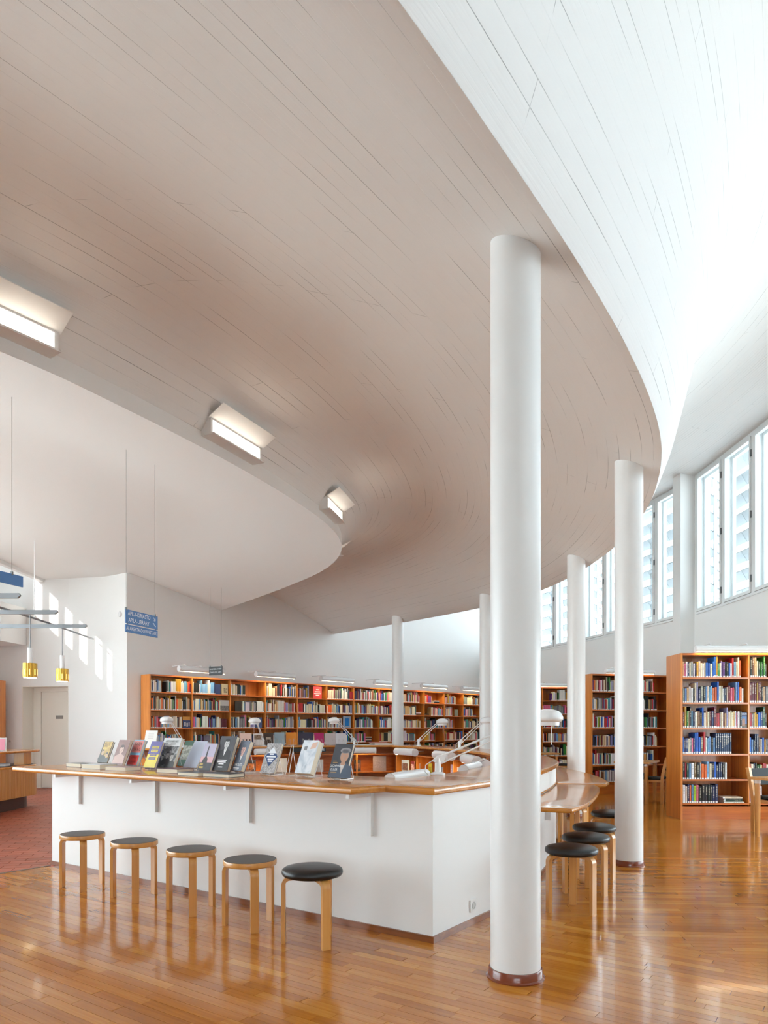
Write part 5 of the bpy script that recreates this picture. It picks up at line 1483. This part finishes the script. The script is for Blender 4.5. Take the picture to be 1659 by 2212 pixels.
for (u, w_, h_, col, pr, lb) in ((875,0.30,0.26,(190,200,198),pr1,'pale grey book with a brown window facing out on curved low shelf'),(891,0.16,0.25,(110,36,40),pr2,'red brown book facing out on the curved low shelf'),(903,0.14,0.22,(170,130,110),None,'tan book facing out on the curved low shelf'),
                               (929,0.15,0.24,(206,188,60),photo_print('ink2',[lin(40,36,30),lin(206,188,60)],18),'yellow and black book facing out on the curved low shelf'),(944,0.12,0.22,(120,84,66),None,'brown book on the curved low shelf behind the near lamp'),
                               (953,0.12,0.2,(150,160,170),None,'grey book beside a divider on the curved low shelf'),(977,0.18,0.27,(130,110,140),pr3,'violet grey book facing out on the curved low shelf'),(990,0.13,0.24,(206,170,160),pr1,'pinkish book facing out on the curved low shelf'),(1000,0.08,0.24,(226,214,206),None,'cream book at the right of the curved low shelf')):
    p = arc_in(u, -0.05); q_ = arc_in(u+4, -0.05)
    low_book(p, math.atan2(q_[1]-p[1], q_[0]-p[0]), 0.385, w_, h_, col, lb, pr)

# ================================================================== TABLES AND CHAIRS ON THE RIGHT
def table(p, e1, e2, label, z=0.72, legs=((0.08,0.08),)):
    t = thing('reading_table', label, 'table', (p[0],p[1],0), 0, 'birch reading tables between the bookcases')
    E1, E2 = np.array(e1), np.array(e2); n1, n2 = E1/np.linalg.norm(E1), E2/np.linalg.norm(E2)
    poly = [(0,0), tuple(E1), tuple(E1+E2), tuple(E2)]
    b = MB(); b.slab(poly, z-0.032, z, 0.004); b.build('table_top', M['birch'], t)
    for a in (0,1):
        for c in (0,1):
            q = E1*a+E2*c+n1*(0.07 if a == 0 else -0.07)+n2*(0.07 if c == 0 else -0.07)
            MB().lathe([(0.028,0),(0.032,0.35),(0.032,z-0.075)], 16, (q[0],q[1],0)).build('leg', M['birch'], t, True)
            MB().lathe([(0.036,z-0.076),(0.036,z-0.033)], 16, (q[0],q[1],0)).build('leg_collar', M['white'], t, True)
    return t
def chair(p, ang, label):
    """p = middle between the rear posts, ang = facing direction"""
    t = thing('chair', label, 'chair', (p[0],p[1],0), ang, 'black upholstered birch chairs')
    for s_ in (-1,1):
        y0 = s_*0.20
        prof = [(0.0,0.0),(0.0,0.40),(-0.01,0.50),(-0.045,0.66),(-0.075,0.80)]
        vs_ = []
        for x, z in prof: vs_ += [(x-0.02,y0-0.02,z),(x+0.028,y0-0.02,z),(x+0.028,y0+0.02,z),(x-0.02,y0+0.02,z)]
        fs = [(3,2,1,0)]+[(4*i+k,4*i+(k+1)%4,4*i+4+(k+1)%4,4*i+4+k) for i in range(len(prof)-1) for k in range(4)]+[tuple(range(16,20))]
        MB().add(vs_, fs).build('rear_leg', M['birch'], t)
        MB().box((0.40,y0-0.022,0),(0.44,y0+0.022,0.41)).build('front_leg', M['birch'], t)
        MB().box((0.02,y0-0.015,0.37),(0.42,y0+0.015,0.41)).build('seat_rail', M['birch'], t)
    b = MB(); b.slab([(0.0,-0.18),(0.44,-0.20),(0.44,0.20),(0.0,0.18)], 0.41, 0.455, 0.018); b.build('seat', M['upholstery'], t, True)
    b = MB(); T = Matrix.Translation((-0.045,0,0.68)) @ Matrix.Rotation(-math.radians(13),4,'Y')
    b.box((-0.018,-0.178,-0.10),(0.02,0.178,0.11), T=T); b.build('backrest', M['upholstery'], t)
    return t
table((4.53,12.0), (0.45,0.72), (-0.51,0.32), 'small birch table beside the column, left of the nearest bookcase')
chair((4.86,12.19), math.atan2(0.53,-0.85), 'birch chair seen side-on at the left edge of the nearest bookcase')
chair((4.80,13.50), math.radians(-105), 'black-backed birch chair behind the small table')
table((4.40,8.50), (0.94*1.2,0.35*1.2), (0.35*0.8,-0.94*0.8), 'birch table cut off by the right edge of the picture', 0.715)
chair((4.83,8.93), math.radians(-68), 'black-backed birch chair at the right edge of the picture')
table((3.55,16.3), (0.55,0.06), (-0.06,0.75), 'far birch table seen between the two nearest columns')
chair((4.58,16.75), math.radians(170), 'black chair beside the far table between the columns')
o = thing('speech_bubble_sign', 'white oval speech-bubble card on a low shelf of the far bookcase', 'card', tuple(U3 @ Vector((1.62,0.01,ROWZ[5]+0.0005))), math.radians(4))
b = MB(); pts = [(0.075*math.cos(a), 0.055*math.sin(a)+0.10) for a in np.linspace(-1.2,4.2,22)]+[(-0.05,0.0),(0.0,0.045)]
n = len(pts); b.add([(x,-0.002,z) for x,z in pts]+[(x,0.002,z) for x,z in pts], [tuple(range(n)), tuple(range(2*n-1,n-1,-1))]+[(i,n+i,n+(i+1)%n,(i+1)%n) for i in range(n)]); b.build('card', M['paper'], o)

# ================================================================== LIGHTS IN THE SLOT OVER THE CANOPY RIM
def ic_at(u, z, lo, hi):
    best = None
    for i in range(NS):
        if not (lo < IC[i,1] < hi): continue
        uu = CX+F*IC[i,0]/IC[i,1]
        if best is None or abs(uu-u) < best[0]: best = (abs(uu-u), i)
    return best[1]
IN_N = normals(IC)
def slot_light(i0, i1, label):
    P = IC[i0:i1+1]; N_ = IN_N[i0:i1+1]
    a, c = P[0]+N_[0]*0.10, P[-1]+N_[-1]*0.10
    ang = math.atan2(c[1]-a[1], c[0]-a[0]); L_ = float(np.linalg.norm(c-a))
    t = thing('slot_light', label, 'ceiling light', (a[0],a[1],4.015), ang, 'lights along the canopy rim')
    # local x along the rim, -y outwards to the viewer
    b = MB(); b.box((-0.03,-0.01,0.0),(0.0,0.10,0.14)); b.box((L_,-0.01,0.0),(L_+0.03,0.10,0.14)); b.box((-0.03,-0.012,0.128),(L_+0.03,0.10,0.14)); b.box((0,0.06,0.0),(L_,0.10,0.128)); b.box((-0.03,-0.045,-0.012),(L_+0.03,0.10,0.002)); b.build('housing', M['white'], t)
    b = MB(); b.box((0.0,0.0,0.004),(L_,0.004,0.128)); b.build('diffuser', M['slotlight'], t)
    b = MB(); b.add([(-0.05,0.0,0.138),(L_+0.05,0.0,0.138),(L_+0.05,-0.17,0.235),(-0.05,-0.17,0.235),(-0.05,0.0,0.144),(L_+0.05,0.0,0.144),(L_+0.05,-0.17,0.241),(-0.05,-0.17,0.241)],
                    [(0,3,2,1),(4,5,6,7),(0,1,5,4),(1,2,6,5),(2,3,7,6),(3,0,4,7)]); b.build('visor', M['white'], t)
def two(u0, u1, lo, hi):
    a, c = ic_at(u0, 4.14, lo, hi), ic_at(u1, 4.14, lo, hi); return (min(a,c), max(a,c)) if a != c else (a, a+1)
slot_light(*two(-40,80,3.8,5.4), 'lit rectangular slot light at the left edge of the picture')
slot_light(*two(448,549,6.2,7.6), 'lit rectangular slot light in the middle of the canopy rim')
slot_light(*two(694,721,8.2,9.6), 'small lit slot light near the rounded tip of the canopy')
k = int(np.argmin(np.abs(IC[:,1]-11.0))); slot_light(k, k+2, 'slot light hidden behind the canopy tip, only its glow showing')

# ================================================================== HANGING SIGNS
def can_z(x, y): return ZI+rise(float(np.min(np.linalg.norm(IC-np.array((x,y)), axis=1))))
def hanging_sign(p0, p1, z0, z1, mat, label, lines, wires, split=None, tsize=0.05, tmat=None, group='hanging signs'):
    """board from p0 (left as read) to p1, between heights z0 and z1"""
    a, c = np.array(p0), np.array(p1); L_ = float(np.linalg.norm(c-a)); ang = math.atan2(c[1]-a[1], c[0]-a[0])
    t = thing('hanging_sign', label, 'sign', (a[0],a[1],z0), ang, group)
    h = z1-z0
    if split:
        MB().box((0,0,split+0.006),(L_,0.012,h)).build('board', mat, t); MB().box((0,0,0),(L_,0.012,split-0.006)).build('board', mat, t)
        for xx in (0.03, L_-0.03): MB().tube([(xx,0.006,split-0.012),(xx,0.006,split+0.012)], 0.006, 6).build('link', M['hinge'], t)
    else: MB().box((0,0,0),(L_,0.012,h)).build('board', mat, t)
    for xx in wires:
        w_ = a+(c-a)*xx/L_
        zt = can_z(*w_)-z0+0.03
        MB().tube([(xx,0.006,h-0.005),(xx,0.006,zt)], 0.0022, 5).build('wire', M['cable'], t)
        MB().box((xx-0.008,-0.004,h-0.012),(xx+0.008,0.016,h+0.02)).build('clip', M['hinge'], t)
    for body, x, z, sz, al in lines:
        text(body, sz, tmat or M['letter_white'], t, Matrix.Translation((x,-0.0012,z)) @ Matrix.Rotation(math.pi/2,4,'X'), al, 'lettering', 0.82)
    return t
# big blue sign: its board swings roughly along the line of sight
t = hanging_sign((-2.675,7.29),(-2.505,7.79),2.30,2.535,M['bluesign'],'blue double sign reading APILA-KIRJASTO hanging above the counter',
    [('APILA-KIRJASTO',0.40,0.197,0.062,'RIGHT'),('APILA-LIBRARY',0.38,0.128,0.062,'RIGHT'),('ALAKERTA-DOWNSTAIRS',0.265,0.040,0.054,'CENTER')],(0.012,0.485),0.085)
b = MB()
def stroke(b, pts, w=0.006):
    for (x0,z0),(x1,z1) in zip(pts[:-1], pts[1:]):
        L_ = math.hypot(x1-x0,z1-z0); nx, nz = -(z1-z0)/L_*w/2, (x1-x0)/L_*w/2
        b.add([(x0+nx,-0.0012,z0+nz),(x0-nx,-0.0012,z0-nz),(x1-nx,-0.0012,z1-nz),(x1+nx,-0.0012,z1+nz)], [(0,1,2,3)])
stroke(b, [(0.45,0.215),(0.485,0.178)]); stroke(b, [(0.485,0.205),(0.485,0.178),(0.458,0.178)])
b.build('arrow_symbol', M['letter_white'], t); b = MB()
stroke(b, [(0.44,0.148),(0.462,0.148),(0.462,0.133),(0.478,0.133),(0.478,0.118),(0.495,0.118)])
b.build('stair_symbol', M['letter_white'], t)
hanging_sign((-3.48,5.35),(-3.19,6.22),2.545,2.64,M['bluesign'],'plain blue hanging sign cut off by the left edge',[],(0.80,))
hanging_sign((-3.47,13.95),(-3.17,13.78),2.345,2.515,M['black'],'small black hanging sign reading ETHNOLOGY, ARTS above the long bookcase',
    [('KANSATIEDE, TAITEET',0.172,0.118,0.038,'CENTER'),('ETHNOLOGY, ARTS',0.172,0.055,0.042,'CENTER')],(0.02,0.32))

# ================================================================== PENDANT RAIL AND PENDANTS OVER THE DESK
t = thing('lamp_rail', 'grey metal rail frame carrying the brass pendants at the left', 'lamp rail', (0,0,0))
ZR = 3.10
for (y, xr) in ((9.55,-4.93),(10.9,-5.05),(12.4,-5.23)):
    b = MB(); b.add([(-7.2,y-0.02,ZR-0.035),(xr-0.04,y-0.02,ZR-0.035),(xr,y-0.02,ZR),(xr-0.02,y-0.02,ZR+0.03),(-7.2,y-0.02,ZR+0.03),
                     (-7.2,y+0.02,ZR-0.035),(xr-0.04,y+0.02,ZR-0.035),(xr,y+0.02,ZR),(xr-0.02,y+0.02,ZR+0.03),(-7.2,y+0.02,ZR+0.03)],
                    [(0,1,2,3,4),(9,8,7,6,5)]+[(k,5+k,5+(k+1)%5,(k+1)%5) for k in range(5)])
    b.build('bar', M['greybar'], t)
b = MB(); b.tube([(-5.88,9.0,ZR+0.05),(-5.88,10.9,ZR+0.05),(-5.90,12.4,ZR+0.05),(-5.97,14.45,ZR+0.03)], 0.018, 8); b.build('cross_rod', M['greybar'], t, True)
b = MB(); b.tube([(-5.885,11.85,ZR+0.05),(-5.885,11.85,can_z(-5.885,11.85)+0.02)], 0.008, 6); b.build('hanger', M['lampwhite'], t)
b = MB(); b.tube([(-5.885,10.6,ZR+0.02),(-5.885,10.62,ZR+0.09)], 0.024, 8); b.build('clamp', M['greybar'], t)
for (u, Y, vt, lb) in ((65,10.9,1400,'brass pendant lamp hanging nearer, left of the two'),(134.5,12.4,1416,'brass pendant lamp hanging in front of the door niche, right of the two')):
    x, _, z = px(u, vt, Y)
    t = thing('pendant_lamp', lb, 'pendant lamp', (x, Y, z), 0, 'brass pendants over the desk')
    MB().tube([(0,0,0),(0,0,ZR-0.035-z)], 0.006, 6).build('cord', M['greybar'], t)
    MB().lathe([(0.0,0.0),(0.040,0.0),(0.041,-0.24),(0.0,-0.24)], 24).build('tube_body', M['lampwhite'], t, True)
    prof = []; b = MB(); n = 40
    for zz_ in (-0.235,-0.245,-0.45,-0.455):
        prof.append(zz_)
    vs_ = [((0.098+(0.004 if k%2 else 0))*math.cos(2*math.pi*k/n), (0.098+(0.004 if k%2 else 0))*math.sin(2*math.pi*k/n), zz_) for zz_ in prof for k in range(n)]
    fs = [(i*n+(k+1)%n, i*n+k, (i+1)*n+k, (i+1)*n+(k+1)%n) for i in range(3) for k in range(n)]+[tuple(range(n))]
    b.add(vs_, fs); sh = b.build('brass_shade', M['brass'], t)
    for k in range(8):
        a = 2*math.pi*(k+0.5)/8; ca, sa = math.cos(a), math.sin(a)
        b = MB(); T = Matrix.Rotation(a,4,'Z'); b.box((0.0985,-0.007,-0.42),(0.1035,0.007,-0.33), T=T); b.build('lit_slot', M['brasslit'], sh)
    MB().lathe([(0.0,-0.462),(0.090,-0.462),(0.090,-0.456),(0.0,-0.456)], 24).build('diffuser', M['bulb'], t)

# ================================================================== LENDING DESK ON THE LEFT
def rrect(x0, y0, x1, y1, r, n=7):
    out = []
    for cx, cy, a0 in ((x1-r,y0+r,-90),(x1-r,y1-r,0),(x0+r,y1-r,90),(x0+r,y0+r,180)):
        out += [(cx+r*math.cos(math.radians(a0+90*k/n)), cy+r*math.sin(math.radians(a0+90*k/n))) for k in range(n+1)]
    return out
dx, dy = -5.78, 12.02
t = thing('lending_desk', 'rounded wooden lending desk with reeded front at the left edge', 'desk', (dx-0.75,9.5,0))
def dl(p): return [(x-(dx-0.75), y-9.5) for x, y in p]
MB().prism(dl(rrect(-7.1,7.1,dx-0.12,dy-0.14,0.34)), 0, 0.20).build('plinth', M['plinth'], t)
body = rrect(-7.2,7.0,dx,dy,0.42,10)
MB().prism(dl(inset(body,0.018)), 0.20, 0.67).build('body', M['slatwood'], t)
P = np.array(body+[body[0]]); Ls = np.concatenate([[0], np.cumsum(np.linalg.norm(np.diff(P,axis=0),axis=1))])
rd = MB(); ss = np.arange(0, Ls[-1], 0.035)
for s_ in ss:
    p = np.array([np.interp(s_,Ls,P[:,0]),np.interp(s_,Ls,P[:,1])]); q = np.array([np.interp(s_+0.01,Ls,P[:,0]),np.interp(s_+0.01,Ls,P[:,1])])
    e = (q-p)/max(np.linalg.norm(q-p),1e-6); n_ = np.array((e[1],-e[0]))
    if p[1] < 9.6 or p[0] < -6.9: continue
    prof = [p-e*0.0155-n_*0.02, p-e*0.0155-n_*0.004, p-e*0.008+n_*0.002, p+e*0.008+n_*0.002, p+e*0.0155-n_*0.004, p+e*0.0155-n_*0.02]
    rd.prism(dl([tuple(k) for k in prof]), 0.20, 0.665)
o = rd.build('reeded_slats', M['slatwood'], t); o['kind'] = 'stuff'
MB().slab(dl(inset(body,-0.012)), 0.665, 0.705, 0.015).build('worktop', M['counter'], t, True)
MB().prism(dl(inset(body,0.05)), 0.7055, 0.708).build('worktop_inlay', M['lino'], t)
led = rrect(-6.35,7.0,dx+0.01,dy,0.28,8)
MB().slab(dl(led), 0.905, 0.945, 0.018).build('ledge', M['counter'], t, True)
for (x, y) in ((-5.92,11.45),(-5.95,10.55),(-5.92,9.6)):
    MB().box((x-0.09-(dx-0.75),y-9.5-0.02,0.708),(x+0.07-(dx-0.75),y-9.5+0.22,0.905)).build('ledge_support', M['slatwood'], t)
o = thing('paper_stack', 'low stack of white papers on the lending desk under its ledge', 'papers', (-6.05,11.02,0.7085), 0.2)
MB().box((-0.15,-0.11,0),(0.15,0.11,0.03)).build('sheets', M['paper'], o); MB().box((-0.13,-0.10,0.0302),(0.12,0.09,0.0306)).build('printed_sheet', C(170,186,206), o)
o = thing('brochure_holder', 'small brochure holder with pink leaflets on the desk ledge, cut off at the left', 'brochure holder', (-5.95,10.85,0.9455), math.radians(20))
T = Matrix.Rotation(-math.radians(20),4,'X')
MB().box((-0.11,0,0),(0.11,0.006,0.22),T=T).build('back_plate', M['wire'], o); MB().box((-0.09,-0.012,0.01),(0.09,-0.002,0.2),T=T).build('leaflet', C(226,150,170), o); MB().box((-0.11,-0.05,0),(0.11,0.05,0.004)).build('foot', M['wire'], o)
# far left shelf end beyond the passage and small wall fittings
o = thing('shelf_end', 'brown bookcase end just showing at the left edge', 'bookcase', (-8.25,14.75,0))
MB().box((-0.30,-0.2,0.0),(0.24,0.15,2.3)).build('side_panel', M['pine'], o)
for z in (1.9,2.05): MB().box((-0.28,-0.21,z),(0.22,-0.20,z+0.03)).build('shelf_edge', M['black'], o)
def wallfit(name, label, cat, u, v, r, kind):
    # on the entrance wall
    for i in range(len(EW)-1):
        a, c = np.array(EW[i]), np.array(EW[i+1]); k = (u-CX)/F; da_, db_ = a[0]-k*a[1], c[0]-k*c[1]
        if da_*db_ <= 0:
            f_ = da_/(da_-db_); p = a+(c-a)*f_; e = (c-a)/np.linalg.norm(c-a); break
    else:
        a, c = np.array(EWL[0]), np.array(EWL[1]); k = (u-CX)/F; f_ = (a[0]-k*a[1])/((a[0]-k*a[1])-(c[0]-k*c[1])); p = a+(c-a)*f_; e = (c-a)/np.linalg.norm(c-a)
    z = EYE-(v-HZ)/F*p[1]; ang = math.atan2(-e[1],-e[0])
    o = thing(name, label, cat, (p[0],p[1],z), ang)
    if kind == 'disc':
        T = Matrix.Rotation(math.pi/2,4,'X'); q = MB().lathe([(r,0),(r,0.015),(r*0.8,0.03),(0,0.032)], 24); MB().add([tuple(T@Vector(w_)) for w_ in q.v], q.f).build('cap', M['lampwhite'], o, True)
    else:
        MB().box((-r,-0.01,-r),(r,0,r)).build('plate', M['white'], o)
        T = Matrix.Translation((0,-0.0105,0)) @ Matrix.Rotation(math.pi/2,4,'X'); q = MB().lathe([(r*0.6,0),(r*0.6,0.004),(r*0.45,0.004),(r*0.45,-0.003),(0,-0.003)], 20); MB().add([tuple(T@Vector(w_)) for w_ in q.v], q.f).build('ring', plain('ring_grey', (0.55,0.55,0.54), 0.4), o)
wallfit('wall_speaker', 'round white disc high on the wall left of the blue sign', 'wall fitting', 260, 1327, 0.055, 'disc')
wallfit('power_socket', 'white square wall socket above the lending desk', 'socket', 22, 1601, 0.04, 'sock')

flush_texts()
